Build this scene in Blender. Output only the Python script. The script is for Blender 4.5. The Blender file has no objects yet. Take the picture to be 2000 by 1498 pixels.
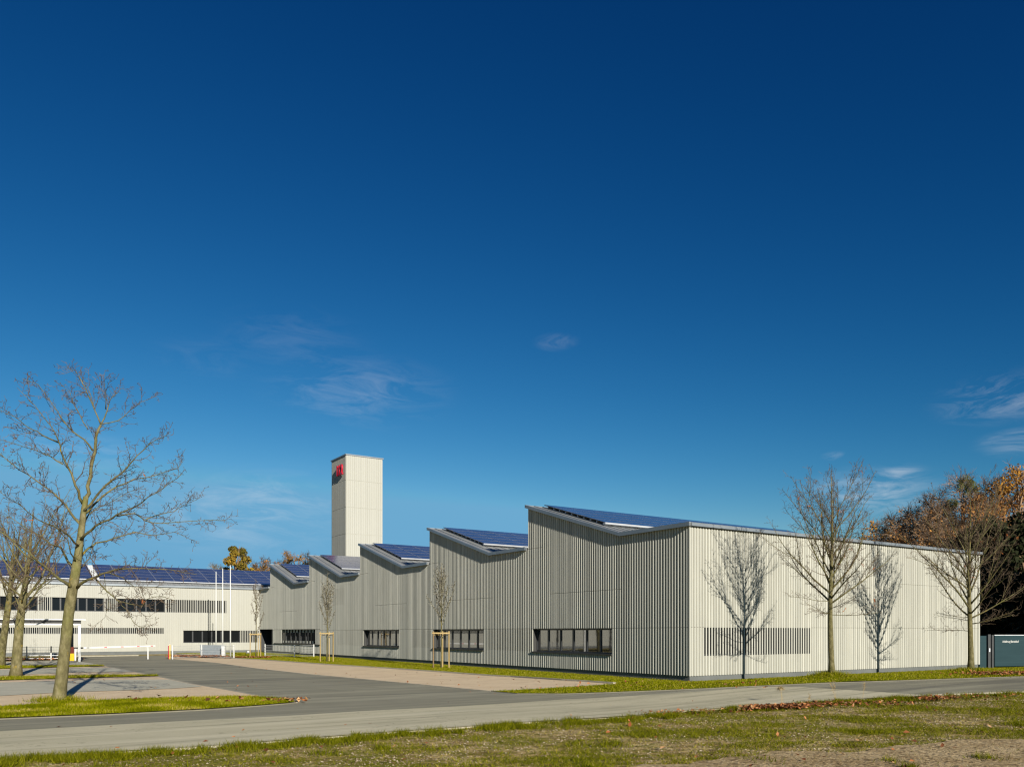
import bpy, bmesh, math, random
import numpy as np
from mathutils import Vector, noise, geometry
R = math.radians
scene = bpy.context.scene
col = scene.collection
random.seed(7); rng = np.random.default_rng(7)

# ---------------------------------------------------------------- camera
F = 1607.0; HZ = 1235.0; CAMH = 2.0          # focal length and horizon in photo pixels, eye height
cam = bpy.data.cameras.new('camera'); camo = bpy.data.objects.new('camera', cam); col.objects.link(camo)
camo.location = (0, 0, CAMH); camo.rotation_euler = (R(90), 0, 0)
cam.sensor_width = 36; cam.lens = F/2000*36; cam.shift_y = (HZ-749)/2000.0
cam.clip_start = 0.1; cam.clip_end = 5000
scene.camera = camo

# ---------------------------------------------------------------- light
SUN_AZ = 25.8; SUN_EL = 19.0
ce = math.cos(R(SUN_EL))
S = Vector((math.sin(R(SUN_AZ))*ce, -math.cos(R(SUN_AZ))*ce, math.sin(R(SUN_EL))))
sl = bpy.data.lights.new('sun', 'SUN'); sl.energy = 5.0; sl.angle = R(0.5); sl.color = (1, .94, .82)
so = bpy.data.objects.new('sun', sl); col.objects.link(so); so.rotation_euler = S.to_track_quat('Z', 'Y').to_euler()
so.location = (10, -20, 30)
w = bpy.data.worlds.new('World'); scene.world = w; w.use_nodes = True
nt = w.node_tree; N = nt.nodes; L = nt.links; N.clear()
sky = N.new('ShaderNodeTexSky'); sky.sky_type = 'NISHITA'; sky.sun_disc = False
sky.sun_elevation = R(SUN_EL); sky.sun_rotation = R(180-SUN_AZ)
sky.air_density = 1.0; sky.dust_density = 0.0; sky.ozone_density = 4.0; sky.altitude = 0
tc = N.new('ShaderNodeTexCoord')
# thin cirrus: stretched noise, kept to a few patches of the sky
def wn(t, **k):
    n = N.new(t)
    for a, b in k.items(): setattr(n, a, b)
    return n
mp = wn('ShaderNodeMapping'); mp.inputs['Scale'].default_value = (4.0, 4.0, 17.0); mp.inputs['Rotation'].default_value = (0.10, -0.16, 0)
L.new(tc.outputs['Generated'], mp.inputs[0])
nz = wn('ShaderNodeTexNoise'); nz.inputs['Scale'].default_value = 3.2; nz.inputs['Detail'].default_value = 9; nz.inputs['Roughness'].default_value = .66; nz.inputs['Distortion'].default_value = .9
L.new(mp.outputs[0], nz.inputs['Vector'])
rp = wn('ShaderNodeMapRange'); rp.inputs[1].default_value = .42; rp.inputs[2].default_value = .78
L.new(nz.outputs[0], rp.inputs[0])
prev = None
for (px, py, rad, st) in ((700, 765, .11, .22), (470, 1010, .13, .32), (560, 960, .09, .14), (1965, 776, .07, .45), (1990, 862, .04, .5), (1700, 965, .08, .58),
                          (1758, 922, .026, .45), (1628, 890, .014, .3), (1086, 668, .026, .22), (400, 700, .06, .06), (570, 660, .09, .07), (150, 880, .06, .3)):
    v = Vector(((px-1000)/F, 1, (HZ-py)/F)).normalized()
    dn = wn('ShaderNodeVectorMath', operation='SUBTRACT'); L.new(tc.outputs['Generated'], dn.inputs[0]); dn.inputs[1].default_value = v
    ms = wn('ShaderNodeVectorMath', operation='MULTIPLY'); L.new(dn.outputs[0], ms.inputs[0]); ms.inputs[1].default_value = (1, 1, 2.6)
    ln = wn('ShaderNodeVectorMath', operation='LENGTH'); L.new(ms.outputs[0], ln.inputs[0])
    mr = wn('ShaderNodeMapRange', interpolation_type='SMOOTHERSTEP'); mr.inputs[1].default_value = rad*1.25; mr.inputs[2].default_value = 0; mr.inputs[4].default_value = st
    L.new(ln.outputs['Value'], mr.inputs[0])
    if prev is None: prev = mr.outputs[0]
    else:
        ad = wn('ShaderNodeMath', operation='ADD'); L.new(prev, ad.inputs[0]); L.new(mr.outputs[0], ad.inputs[1]); prev = ad.outputs[0]
mu = wn('ShaderNodeMath', operation='MULTIPLY', use_clamp=True); L.new(prev, mu.inputs[0]); L.new(rp.outputs[0], mu.inputs[1])
mx = wn('ShaderNodeMix', data_type='RGBA'); mx.inputs['B'].default_value = (6.2, 6.6, 7.0, 1)
# the deep, polarised November blue: each channel of the sky raised to its own power
sep = wn('ShaderNodeSeparateColor'); cmb = wn('ShaderNodeCombineColor'); L.new(sky.outputs[0], sep.inputs[0])
for ch, (cl, ex, am) in enumerate(((2.95, 3.0, .0485), (5.1, 1.72, .200), (7.6, 1.36, .330))):
    a_ = wn('ShaderNodeMath', operation='MINIMUM'); L.new(sep.outputs[ch], a_.inputs[0]); a_.inputs[1].default_value = cl
    b_ = wn('ShaderNodeMath', operation='POWER'); L.new(a_.outputs[0], b_.inputs[0]); b_.inputs[1].default_value = ex
    c_ = wn('ShaderNodeMath', operation='MULTIPLY'); L.new(b_.outputs[0], c_.inputs[0]); c_.inputs[1].default_value = am
    L.new(c_.outputs[0], cmb.inputs[ch])
L.new(cmb.outputs[0], mx.inputs['A']); L.new(mu.outputs[0], mx.inputs['Factor'])
bg = N.new('ShaderNodeBackground'); bg.inputs[1].default_value = .08
L.new(mx.outputs['Result'], bg.inputs[0])
wo = N.new('ShaderNodeOutputWorld'); L.new(bg.outputs[0], wo.inputs[0])
scene.view_settings.view_transform = 'Standard'; scene.view_settings.look = 'None'
scene.cycles.filter_width = 1.25; scene.view_settings.gamma = 1; scene.view_settings.exposure = 0.6

# ---------------------------------------------------------------- helpers
E = Vector((.835, .550)); E.normalize(); D = Vector((-E.y, E.x)); C0 = Vector((7.23, 33.5))
ANG = math.atan2(E.y, E.x)
def sm(a, b, x):
    x = min(1, max(0, (x-a)/(b-a))); return x*x*(3-2*x)
def g(x, y):
    dx, dy = x-C0.x, y-C0.y
    t = dx*E.x+dy*E.y; s = dx*D.x+dy*D.y
    zr = .24*sm(-11, 2, t)
    if s > 0: zr *= 1-sm(0, 9, s)
    p = max(-s, 0); q = max(-t, 0)
    dist = math.hypot(p, q) if (s < 0 or t < 0) else 0
    return zr*sm(.3, 4.4, dist)
def gp(px, py):
    """ground point seen at photo pixel"""
    kx = (px-1000)/F; kz = (py-HZ)/F; Y = 4.0
    while Y < 260:
        if CAMH-kz*Y <= g(kx*Y, Y): break
        Y += .05
    return Vector((kx*Y, Y))
def at(px, py, Y): return Vector(((px-1000)/F*Y, Y, CAMH-(py-HZ)/F*Y))

def tag(o, label=None, cat=None, group=None, kind=None):
    if label: o['label'] = label
    if cat: o['category'] = cat
    if group: o['group'] = group
    if kind: o['kind'] = kind
    return o
def empty(name, loc, rz=0, **k):
    o = bpy.data.objects.new(name, None); col.objects.link(o); o.location = loc; o.rotation_euler = (0, 0, rz); o.empty_display_size = .3
    return tag(o, **k)
class MB:
    def __init__(s): s.v = []; s.f = []; s.m = []; s.t = []; s.tone = 0.5
    def add(s, vs, fs, mi=0):
        b = len(s.v); s.v.extend([tuple(v) for v in vs]); s.t.extend([s.tone]*len(vs))
        for f in fs: s.f.append(tuple(i+b for i in f)); s.m.append(mi)
    def quad(s, a, b, c, d, mi=0): s.add((a, b, c, d), ((0, 1, 2, 3),), mi)
    def box(s, lo, hi, mi=0):
        x0, y0, z0 = lo; x1, y1, z1 = hi
        s.add([(x0,y0,z0),(x1,y0,z0),(x1,y1,z0),(x0,y1,z0),(x0,y0,z1),(x1,y0,z1),(x1,y1,z1),(x0,y1,z1)],
              [(0,3,2,1),(4,5,6,7),(0,1,5,4),(1,2,6,5),(2,3,7,6),(3,0,4,7)], mi)
    def prism(s, poly, a, b, axis=0, mi=0):
        """closed polygon of (u, z) extruded along x (axis 0) or y (axis 1) from a to b"""
        n = len(poly)
        mk = (lambda w_, p: (w_, p[0], p[1])) if axis == 0 else (lambda w_, p: (p[0], w_, p[1]))
        vs = [mk(a, p) for p in poly]+[mk(b, p) for p in poly]
        fs = [tuple(range(n))[::-1], tuple(range(n, 2*n))]+[(i, (i+1) % n, n+(i+1) % n, n+i) for i in range(n)]
        s.add(vs, fs, mi)
    def bar(s, p, q, r, k=6, r2=None, mi=0):
        p = Vector(p); q = Vector(q); r2 = r if r2 is None else r2
        d = (q-p).normalized(); a = d.orthogonal().normalized(); b = d.cross(a)
        vs = [p+(a*math.cos(2*math.pi*i/k)+b*math.sin(2*math.pi*i/k))*r for i in range(k)]
        vs += [q+(a*math.cos(2*math.pi*i/k)+b*math.sin(2*math.pi*i/k))*r2 for i in range(k)]
        s.add(vs, [(i, (i+1) % k, k+(i+1) % k, k+i) for i in range(k)]+[tuple(range(k))[::-1], tuple(range(k, 2*k))], mi)
    def tube(s, pts, rad, k=5, mi=0):
        n = len(pts); vs = []
        a = None
        for i in range(n):
            d = (pts[min(i+1, n-1)]-pts[max(i-1, 0)])
            if d.length < 1e-6: d = Vector((0, 0, 1))
            d.normalize()
            a = d.orthogonal() if a is None else (a-d*a.dot(d))
            if a.length < 1e-6: a = d.orthogonal()
            a.normalize(); b = d.cross(a)
            for j in range(k):
                an = 2*math.pi*j/k
                vs.append(pts[i]+(a*math.cos(an)+b*math.sin(an))*rad[i])
        fs = [(i*k+j, i*k+(j+1) % k, (i+1)*k+(j+1) % k, (i+1)*k+j) for i in range(n-1) for j in range(k)]
        fs += [tuple(range(k))[::-1], tuple((n-1)*k+j for j in range(k))]
        s.add(vs, fs, mi)
    def build(s, name, mats, parent=None, smooth=False, **k):
        me = bpy.data.meshes.new(name); me.from_pydata(s.v, [], s.f)
        for m in (mats if isinstance(mats, (list, tuple)) else [mats]): me.materials.append(m)
        me.polygons.foreach_set('material_index', s.m)
        if smooth: me.polygons.foreach_set('use_smooth', [True]*len(s.f))
        at_ = me.attributes.new('tone', 'FLOAT', 'POINT'); at_.data.foreach_set('value', s.t)
        me.update()
        o = bpy.data.objects.new(name, me); col.objects.link(o)
        if parent: o.parent = parent
        return tag(o, **k)
def npmesh(name, verts, faces_k, mat, parent=None, tone=None, **k):
    """verts (n,3) array, faces (m,k) array of equal sized faces"""
    me = bpy.data.meshes.new(name); nv = len(verts); m, kk = faces_k.shape
    me.vertices.add(nv); me.vertices.foreach_set('co', verts.astype(np.float32).ravel())
    me.loops.add(m*kk); me.loops.foreach_set('vertex_index', faces_k.astype(np.int32).ravel())
    me.polygons.add(m); me.polygons.foreach_set('loop_start', np.arange(0, m*kk, kk, dtype=np.int32))
    me.polygons.foreach_set('loop_total', np.full(m, kk, dtype=np.int32))
    me.materials.append(mat)
    if tone is not None:
        a = me.attributes.new('tone', 'FLOAT', 'POINT'); a.data.foreach_set('value', tone.astype(np.float32))
    me.update(calc_edges=True); me.validate()
    o = bpy.data.objects.new(name, me); col.objects.link(o)
    if parent: o.parent = parent
    return tag(o, **k)

# ---------------------------------------------------------------- materials
def ramp(nt_, fac, stops):
    r = nt_.nodes.new('ShaderNodeValToRGB'); e = r.color_ramp.elements
    while len(e) > 1: e.remove(e[-1])
    e[0].position = stops[0][0]; e[0].color = (*stops[0][1], 1)
    for p, c in stops[1:]:
        x = e.new(p); x.color = (*c, 1)
    nt_.links.new(fac, r.inputs[0]); return r.outputs[0]
def mat(name, base=(.5, .5, .5), rough=.6, metal=0, spec=.5, ior=None, stops=None, scale=5, detail=6, stretch=(1, 1, 1), bump=0, bscale=None,
        tone=None, coat=0, layers=(), nrough=.6, dist=0.0, trans=0, bdist=.02):
    m = bpy.data.materials.new(name); m.use_nodes = True; t = m.node_tree; b = t.nodes['Principled BSDF']; n = t.nodes; l = t.links
    b.inputs['Roughness'].default_value = rough; b.inputs['Metallic'].default_value = metal
    b.inputs['Specular IOR Level'].default_value = spec
    if ior: b.inputs['IOR'].default_value = ior
    b.inputs['Base Color'].default_value = (*base, 1)
    if coat: b.inputs['Coat Weight'].default_value = coat; b.inputs['Coat Roughness'].default_value = .05
    tcn = n.new('ShaderNodeTexCoord')
    def nse(sc, st, dt=detail, ds=0.0, off=0, rot=False):
        mpn = n.new('ShaderNodeMapping'); mpn.inputs['Scale'].default_value = st; mpn.inputs['Location'].default_value = (off, off*.7, off*.3)
        if rot: mpn.vector_type = 'TEXTURE'; mpn.inputs['Scale'].default_value = tuple(1/q for q in st); mpn.inputs['Rotation'].default_value = (0, 0, .5825)
        l.new(tcn.outputs['Object'], mpn.inputs[0])
        nn = n.new('ShaderNodeTexNoise'); nn.inputs['Scale'].default_value = sc; nn.inputs['Detail'].default_value = dt; nn.inputs['Roughness'].default_value = nrough; nn.inputs['Distortion'].default_value = ds
        l.new(mpn.outputs[0], nn.inputs['Vector']); return nn.outputs[0]
    c = None
    if stops: c = ramp(t, nse(scale, stretch, ds=dist), stops)
    for i, ly in enumerate(layers):       # colour, scale, stretch, threshold from, to, amount[, 'streak' or 'crack']
        lc, sc, st, a, bb, amt = ly[:6]; md = ly[6] if len(ly) > 6 else ''
        mr = n.new('ShaderNodeMapRange'); mr.inputs[1].default_value = a; mr.inputs[2].default_value = bb; mr.inputs[4].default_value = amt
        src = nse(sc, st, 5, .3, 13.7*(i+1), 'streak' in md)
        if 'crack' in md:
            m1 = n.new('ShaderNodeMath'); m1.operation = 'SUBTRACT'; l.new(src, m1.inputs[0]); m1.inputs[1].default_value = .5
            m2 = n.new('ShaderNodeMath'); m2.operation = 'ABSOLUTE'; l.new(m1.outputs[0], m2.inputs[0]); src = m2.outputs[0]
        l.new(src, mr.inputs[0])
        mm = n.new('ShaderNodeMix'); mm.data_type = 'RGBA'; l.new(mr.outputs[0], mm.inputs['Factor'])
        if c is None: mm.inputs['A'].default_value = (*base, 1)
        else: l.new(c, mm.inputs['A'])
        mm.inputs['B'].default_value = (*lc, 1); c = mm.outputs['Result']
    if tone:
        an = n.new('ShaderNodeAttribute'); an.attribute_name = 'tone'
        tr = ramp(t, an.outputs['Fac'], tone)
        if c is None: c = tr
        else:
            mm = n.new('ShaderNodeMix'); mm.data_type = 'RGBA'; mm.blend_type = 'MULTIPLY'; mm.inputs['Factor'].default_value = 1
            l.new(c, mm.inputs['A']); l.new(tr, mm.inputs['B']); c = mm.outputs['Result']
    if c is not None: l.new(c, b.inputs['Base Color'])
    if bump:
        bn = n.new('ShaderNodeBump'); bn.inputs['Strength'].default_value = bump; bn.inputs['Distance'].default_value = bdist
        l.new(nse(bscale or scale*4, (1, 1, 1), 4), bn.inputs['Height']); l.new(bn.outputs[0], b.inputs['Normal'])
    if trans:
        td = n.new('ShaderNodeBsdfTranslucent'); ms_ = n.new('ShaderNodeMixShader'); ms_.inputs[0].default_value = trans
        if c is not None: l.new(c, td.inputs[0])
        else: td.inputs[0].default_value = (*base, 1)
        l.new(b.outputs[0], ms_.inputs[1]); l.new(td.outputs[0], ms_.inputs[2]); l.new(ms_.outputs[0], n['Material Output'].inputs[0])
    return m
WALLC = (.60, .575, .475)
M = {}
M['clad'] = mat('painted_timber_cladding', rough=.9, spec=.08, stops=[(.25, (.415, .412, .365)), (.75, (.48, .475, .425))], scale=1.3, stretch=(2, 2, .5),
                tone=[(0, (.80, .80, .79)), (.7, (.97, .97, .96)), (1, (1.07, 1.06, 1.04))], layers=[((.32, .305, .255), .9, (1.5, 1.5, .25), .62, .85, .35)])
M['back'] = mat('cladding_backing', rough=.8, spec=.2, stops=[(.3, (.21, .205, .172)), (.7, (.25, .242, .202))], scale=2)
M['clad_pale'] = mat('pale_board_cladding', rough=.9, spec=.08, stops=[(.25, (.345, .342, .305)), (.75, (.372, .368, .33))], scale=.6, stretch=(1, 1, .3), tone=[(0, (.965, .965, .965)), (1, (1.02, 1.02, 1.02))], layers=[((.34, .33, .285), 1.4, (1.4, 1.4, .12), .58, .8, .35)])
M['back_pale'] = mat('pale_backing', rough=.9, spec=.05, stops=[(.3, (.345, .338, .29)), (.7, (.37, .362, .315))], scale=2)
M['clad_far'] = M['clad']
M['plinth'] = mat('plinth_concrete', rough=.8, stops=[(.3, (.085, .092, .09)), (.7, (.115, .122, .12))], scale=1.5, bump=.1)
M['trim'] = mat('zinc_trim', rough=.38, metal=.25, stops=[(.3, (.17, .195, .22)), (.7, (.22, .245, .27))], scale=.8)
M['roof'] = mat('standing_seam_roof', rough=.5, metal=.2, stops=[(.3, (.22, .23, .225)), (.7, (.30, .30, .29))], scale=1.1)
M['glass'] = mat('window_glass', (.012, .014, .016), rough=.025, spec=.9, ior=2.2, bump=.03, bscale=.6, scale=1)
M['glassdim'] = mat('dark_window_glass', (.008, .009, .010), rough=.04, spec=.35, ior=1.4, bump=.02, bscale=.6, scale=1)
M['frame'] = mat('window_frame', (.035, .04, .045), rough=.4, stops=[(.3, (.02, .022, .024)), (.7, (.03, .032, .034))], scale=3)
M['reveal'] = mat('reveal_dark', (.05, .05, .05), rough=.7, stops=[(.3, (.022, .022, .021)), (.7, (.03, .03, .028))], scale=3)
M['reflection'] = mat('reflection_pale', (.30, .31, .28), rough=.8, stops=[(.3, (.26, .27, .24)), (.7, (.34, .34, .30))], scale=3)
M['cell'] = mat('solar_cell', rough=.14, spec=.8, stops=[(.35, (.040, .048, .105)), (.65, (.056, .065, .135))], scale=.9, detail=2)
M['silver'] = mat('silver_frame', (.62, .64, .68), rough=.4, metal=.5, stops=[(.3, (.58, .6, .64)), (.7, (.68, .7, .73))], scale=2)
M['white'] = mat('white_paint', (.78, .78, .76), rough=.45, stops=[(.3, (.56, .56, .54)), (.7, (.62, .62, .60))], scale=1.5)
M['red'] = mat('red_paint', (.62, .012, .03), rough=.4, stops=[(.3, (.36, .006, .02)), (.7, (.44, .01, .028))], scale=2)
M['orange'] = mat('orange_paint', (.75, .30, .02), rough=.45, stops=[(.3, (.55, .36, .012)), (.7, (.62, .41, .02))], scale=2)
M['brownred'] = mat('brown_panel', (.12, .02, .01), rough=.45, stops=[(.3, (.10, .018, .01)), (.7, (.14, .025, .012))], scale=2)
M['yellow'] = mat('yellow_paint', (.8, .55, .03), rough=.45, stops=[(.3, (.75, .5, .02)), (.7, (.82, .58, .05))], scale=2)
M['galv'] = mat('galvanised_steel', (.55, .57, .58), rough=.4, metal=.5, stops=[(.3, (.48, .50, .52)), (.7, (.62, .64, .66))], scale=4)
M['grey'] = mat('grey_concrete', rough=.8, stops=[(.3, (.24, .28, .31)), (.7, (.32, .36, .39))], scale=3, bump=.2)
M['kerb'] = mat('kerb_concrete', rough=.85, stops=[(.3, (.27, .245, .18)), (.7, (.38, .345, .26))], scale=4, bump=.3)
M['edging'] = mat('edging_stone', rough=.9, spec=.05, stops=[(.3, (.13, .12, .09)), (.7, (.19, .175, .13))], scale=3)
M['stake'] = mat('stake_wood', rough=.8, stops=[(.3, (.27, .185, .07)), (.7, (.42, .31, .135))], scale=2, stretch=(6, 6, .7), bump=.2)
M['stakedark'] = mat('stake_wood_dark', rough=.85, stops=[(.3, (.13, .085, .04)), (.7, (.24, .16, .08))], scale=2, stretch=(6, 6, .7), bump=.2)
M['gate'] = mat('gate_paint', rough=.6, spec=.12, stops=[(.3, (.012, .033, .040)), (.7, (.017, .042, .050))], scale=1.3, stretch=(.4, .4, 6))
M['bark'] = mat('bark', rough=.9, spec=.15, stops=[(.28, (.06, .052, .022)), (.5, (.115, .10, .045)), (.72, (.19, .165, .085))], scale=9, stretch=(1, 1, .55), bump=.9, bscale=28,
                layers=[((.26, .17, .02), 3.2, (1, 1, .6), .62, .70, .65), ((.10, .115, .015), 1.6, (1, 1, .6), .52, .7, .5)])
M['barkyellow'] = mat('bark_yellow_lichen', rough=.9, spec=.15, stops=[(.28, (.07, .06, .028)), (.5, (.135, .118, .055)), (.72, (.22, .19, .105))], scale=7, stretch=(1, 1, .5), bump=.9, bscale=22,
                layers=[((.42, .27, .015), 4.5, (1, 1, .5), .62, .70, .7), ((.12, .13, .02), 1.9, (1, 1, .6), .50, .7, .5)])
M['twig'] = mat('twig', rough=.85, spec=.1, stops=[(.3, (.065, .045, .03)), (.7, (.15, .11, .075))], scale=3)
M['twigpale'] = mat('twig_pale', rough=.8, spec=.2, stops=[(.3, (.11, .10, .075)), (.7, (.26, .24, .19))], scale=3)
M['twigdark'] = mat('twig_dark', rough=.9, spec=.1, stops=[(.3, (.14, .095, .065)), (.7, (.30, .20, .125))], scale=.6)
M['deadleaf'] = mat('dead_leaf', rough=.8, spec=.2, tone=[(0, (.16, .05, .02)), (.5, (.36, .11, .03)), (1, (.50, .24, .08))], trans=.25)
M['litter'] = mat('leaf_litter', rough=.8, spec=.2, tone=[(0, (.07, .028, .012)), (.4, (.20, .065, .022)), (.75, (.36, .14, .05)), (1, (.46, .28, .13))])
M['autumn'] = mat('autumn_leaves', rough=.8, spec=.2, tone=[(0, (.12, .08, .015)), (.4, (.32, .16, .025)), (.75, (.50, .24, .035)), (1, (.58, .34, .05))], trans=.25)
M['autumngreen'] = mat('autumn_leaves_greenish', rough=.8, spec=.2, tone=[(0, (.07, .075, .012)), (.5, (.20, .15, .02)), (1, (.42, .24, .03))], trans=.25)
M['rust'] = mat('rust_leaves', rough=.85, spec=.15, tone=[(0, (.14, .07, .025)), (.5, (.34, .16, .05)), (1, (.56, .28, .07))], trans=.2)
M['shadeleaf'] = mat('shade_dark_leaves', rough=.8, spec=.1, tone=[(0, (.008, .010, .004)), (.6, (.018, .022, .008)), (1, (.04, .045, .014))])  # shade inside the wood put into the leaf colour
M['mistle'] = mat('mistletoe', rough=.8, spec=.2, tone=[(0, (.05, .055, .015)), (1, (.12, .12, .03))])
M['asph'] = mat('new_asphalt', rough=.85, spec=.25, stops=[(.3, (.215, .202, .142)), (.7, (.27, .252, .18))], scale=.35, bump=.5, bscale=60,
                layers=[((.33, .31, .225), .5, (1, 1, 1), .5, .75, .5), ((.15, .145, .12), 60, (1, 1, 1), .5, .8, .6), ((.34, .32, .23), 1.0, (.12, 1.6, 1), .47, .62, .7, 'streak'), ((.135, .128, .10), .7, (.10, 1.3, 1), .50, .66, .75, 'streak')])
M['old'] = mat('old_asphalt', rough=.9, spec=.2, stops=[(.3, (.48, .44, .30)), (.7, (.57, .515, .355))], scale=.5, bump=.6, bscale=50,
                layers=[((.30, .27, .20), 45, (1, 1, 1), .52, .8, .75), ((.58, .54, .42), 38, (1, 1, 1), .6, .85, .5), ((.32, .295, .20), .9, (.15, 2.0, 1), .48, .64, .75, 'streak'), ((.66, .60, .43), .6, (.12, 1.5, 1), .50, .66, .6, 'streak'), ((.12, .11, .08), .55, (.5, 1.4, 1), .0028, .0, .75, 'streakcrack'), ((.25, .23, .17), 1.7, (.4, 1, 1), .66, .72, .6, 'streak')])
M['pink'] = mat('pink_paving', rough=.9, spec=.2, stops=[(.3, (.62, .475, .305)), (.7, (.72, .57, .375))], scale=.8, bump=.4, bscale=45,
                layers=[((.40, .30, .21), 30, (1, 1, 1), .5, .8, .7), ((.60, .52, .40), 1.2, (1, 3, 1), .55, .75, .4), ((.34, .24, .17), 1.5, (.25, 1.5, 1), .6, .75, .5, 'streak')])
M['pave'] = mat('grey_paving', rough=.9, spec=.2, stops=[(.3, (.42, .40, .31)), (.7, (.50, .475, .37))], scale=.8, bump=.4, bscale=45,
                layers=[((.32, .30, .24), 30, (1, 1, 1), .5, .8, .7)])
M['soil'] = mat('rough_ground', rough=.95, spec=.03, stops=[(.34, (.22, .15, .055)), (.5, (.40, .29, .115)), (.66, (.54, .42, .20))], scale=1.4, dist=.4, bump=1.0, bdist=.09, bscale=9,
                layers=[((.15, .155, .006), .55, (1, 1, 1), .45, .60, .8), ((.12, .08, .03), 7, (1, 1, 1), .56, .60, .6), ((.12, .13, .006), 3.5, (1, 1, 1), .5, .56, .6), ((.56, .46, .28), 16, (1, 1, 1), .62, .68, .5)])
M['gravel'] = mat('gravel_track', rough=.95, spec=.03, stops=[(.35, (.32, .225, .11)), (.65, (.50, .375, .21))], scale=.9, dist=.3, bump=1.0, bdist=.06, bscale=14,
                layers=[((.58, .47, .30), 14, (1, 1, 1), .56, .62, .7), ((.13, .085, .04), 8, (1, 1, 1), .55, .61, .7), ((.15, .105, .055), 1.8, (1, 3, 1), .55, .75, .6)])
M['lawn'] = mat('lawn_soil', rough=.95, spec=.02, stops=[(.3, (.10, .11, .002)), (.5, (.155, .165, .002)), (.7, (.21, .215, .004))], scale=2.2, bump=.8, bdist=.05, bscale=16,
                layers=[((.26, .22, .04), .7, (1, 1, 1), .58, .75, .5)])
M['blade'] = mat('grass_blade', rough=.8, spec=.03, tone=[(0, (.085, .098, .001)), (.5, (.185, .195, .002)), (.8, (.29, .27, .008)), (1, (.42, .33, .09))], trans=.3)
M['wild'] = mat('wild_grass_blade', rough=.8, spec=.03, tone=[(0, (.07, .08, .002)), (.5, (.15, .155, .004)), (.8, (.26, .23, .02)), (1, (.42, .31, .11))], trans=.25)
M['stone'] = mat('gravel_stone', rough=.95, spec=.03, tone=[(0, (.13, .09, .045)), (.6, (.34, .26, .15)), (1, (.58, .48, .33))])

# ---------------------------------------------------------------- ground
def densify(pts, step=1.0):
    out = []
    for i, a in enumerate(pts):
        b = pts[(i+1) % len(pts)]; n = max(1, int((b-a).length/step))
        for k in range(n): out.append(a.lerp(b, k/n))
    return out
def inside(poly, x, y):
    c = False; n = len(poly); j = n-1
    for i in range(n):
        xi, yi = poly[i]; xj, yj = poly[j]
        if (yi > y) != (yj > y) and x < (xj-xi)*(y-yi)/(yj-yi)+xi: c = not c
        j = i
    return c
def wpoly(spec): return [gp(p[0], p[1]) if not isinstance(p, Vector) else p for p in spec]
def sheet(name, poly, off, m, step=.6, extra=None, **k):
    pts = densify(poly, step)
    xs = [p.x for p in pts]; ys = [p.y for p in pts]; n0 = len(pts)
    edges = [(i, (i+1) % n0) for i in range(n0)]
    allp = list(pts); poly2 = [(p.x, p.y) for p in poly]
    area = (max(xs)-min(xs))*(max(ys)-min(ys)); st = max(step, math.sqrt(area/14000))
    y = min(ys)+st*.5
    while y < max(ys):
        x = min(xs)+st*.5
        while x < max(xs):
            if inside(poly2, x, y): allp.append(Vector((x+random.uniform(-.1, .1)*st, y+random.uniform(-.1, .1)*st)))
            x += st
        y += st
    vs, es, fs, *_ = geometry.delaunay_2d_cdt(allp, edges, [list(range(n0))], 1, 1e-5)
    mb = MB(); mb.add([(v.x, v.y, g(v.x, v.y)+off+(extra(v.x, v.y) if extra else 0)) for v in vs], [tuple(f) for f in fs])
    return mb.build(name, m, smooth=True, **k)
def ribbon(name, pts, wd, hgt, off, m, **k):
    mb = MB(); P_ = []
    for i in range(len(pts)-1):
        a, b = pts[i], pts[i+1]; n = max(1, int((b-a).length/.8))
        for q in range(n): P_.append(a.lerp(b, q/n))
    P_.append(pts[-1]); V_ = []
    for i, p in enumerate(P_):
        t_ = (P_[min(i+1, len(P_)-1)]-P_[max(i-1, 0)]).normalized(); nn = Vector((-t_.y, t_.x))*wd/2
        z = g(p.x, p.y)+off
        V_ += [(p.x-nn.x, p.y-nn.y, z-.1), (p.x-nn.x, p.y-nn.y, z+hgt), (p.x+nn.x, p.y+nn.y, z+hgt), (p.x+nn.x, p.y+nn.y, z-.1)]
    F_ = []
    for i in range(len(P_)-1):
        b = i*4; F_ += [(b, b+4, b+5, b+1), (b+1, b+5, b+6, b+2), (b+2, b+6, b+7, b+3)]
    F_ += [(0, 1, 2, 3), tuple(len(V_)-4+j for j in (3, 2, 1, 0))]
    mb.add(V_, F_); return mb.build(name, m, kind='structure', **k)

# base ground: fine near the scene, coarse out to the horizon
def axis(a, b, st, far):
    c = list(np.arange(a, b+.01, st)); o = []; x = a; q = st
    while x > -far: q *= 1.5; x -= q; o.append(x)
    o = o[::-1]+c; x = b; q = st
    while x < far: q *= 1.5; x += q; o.append(x)
    return o
ax = axis(-60, 50, 1.5, 1500); ay = axis(4, 90, 1.5, 1500)
vs = np.array([(x, y, g(x, y)-.05) for y in ay for x in ax]); nx = len(ax)
fs = np.array([(j*nx+i, j*nx+i+1, (j+1)*nx+i+1, (j+1)*nx+i) for j in range(len(ay)-1) for i in range(nx-1)])
npmesh('ground', vs, fs, M['soil'], kind='structure')

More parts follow.
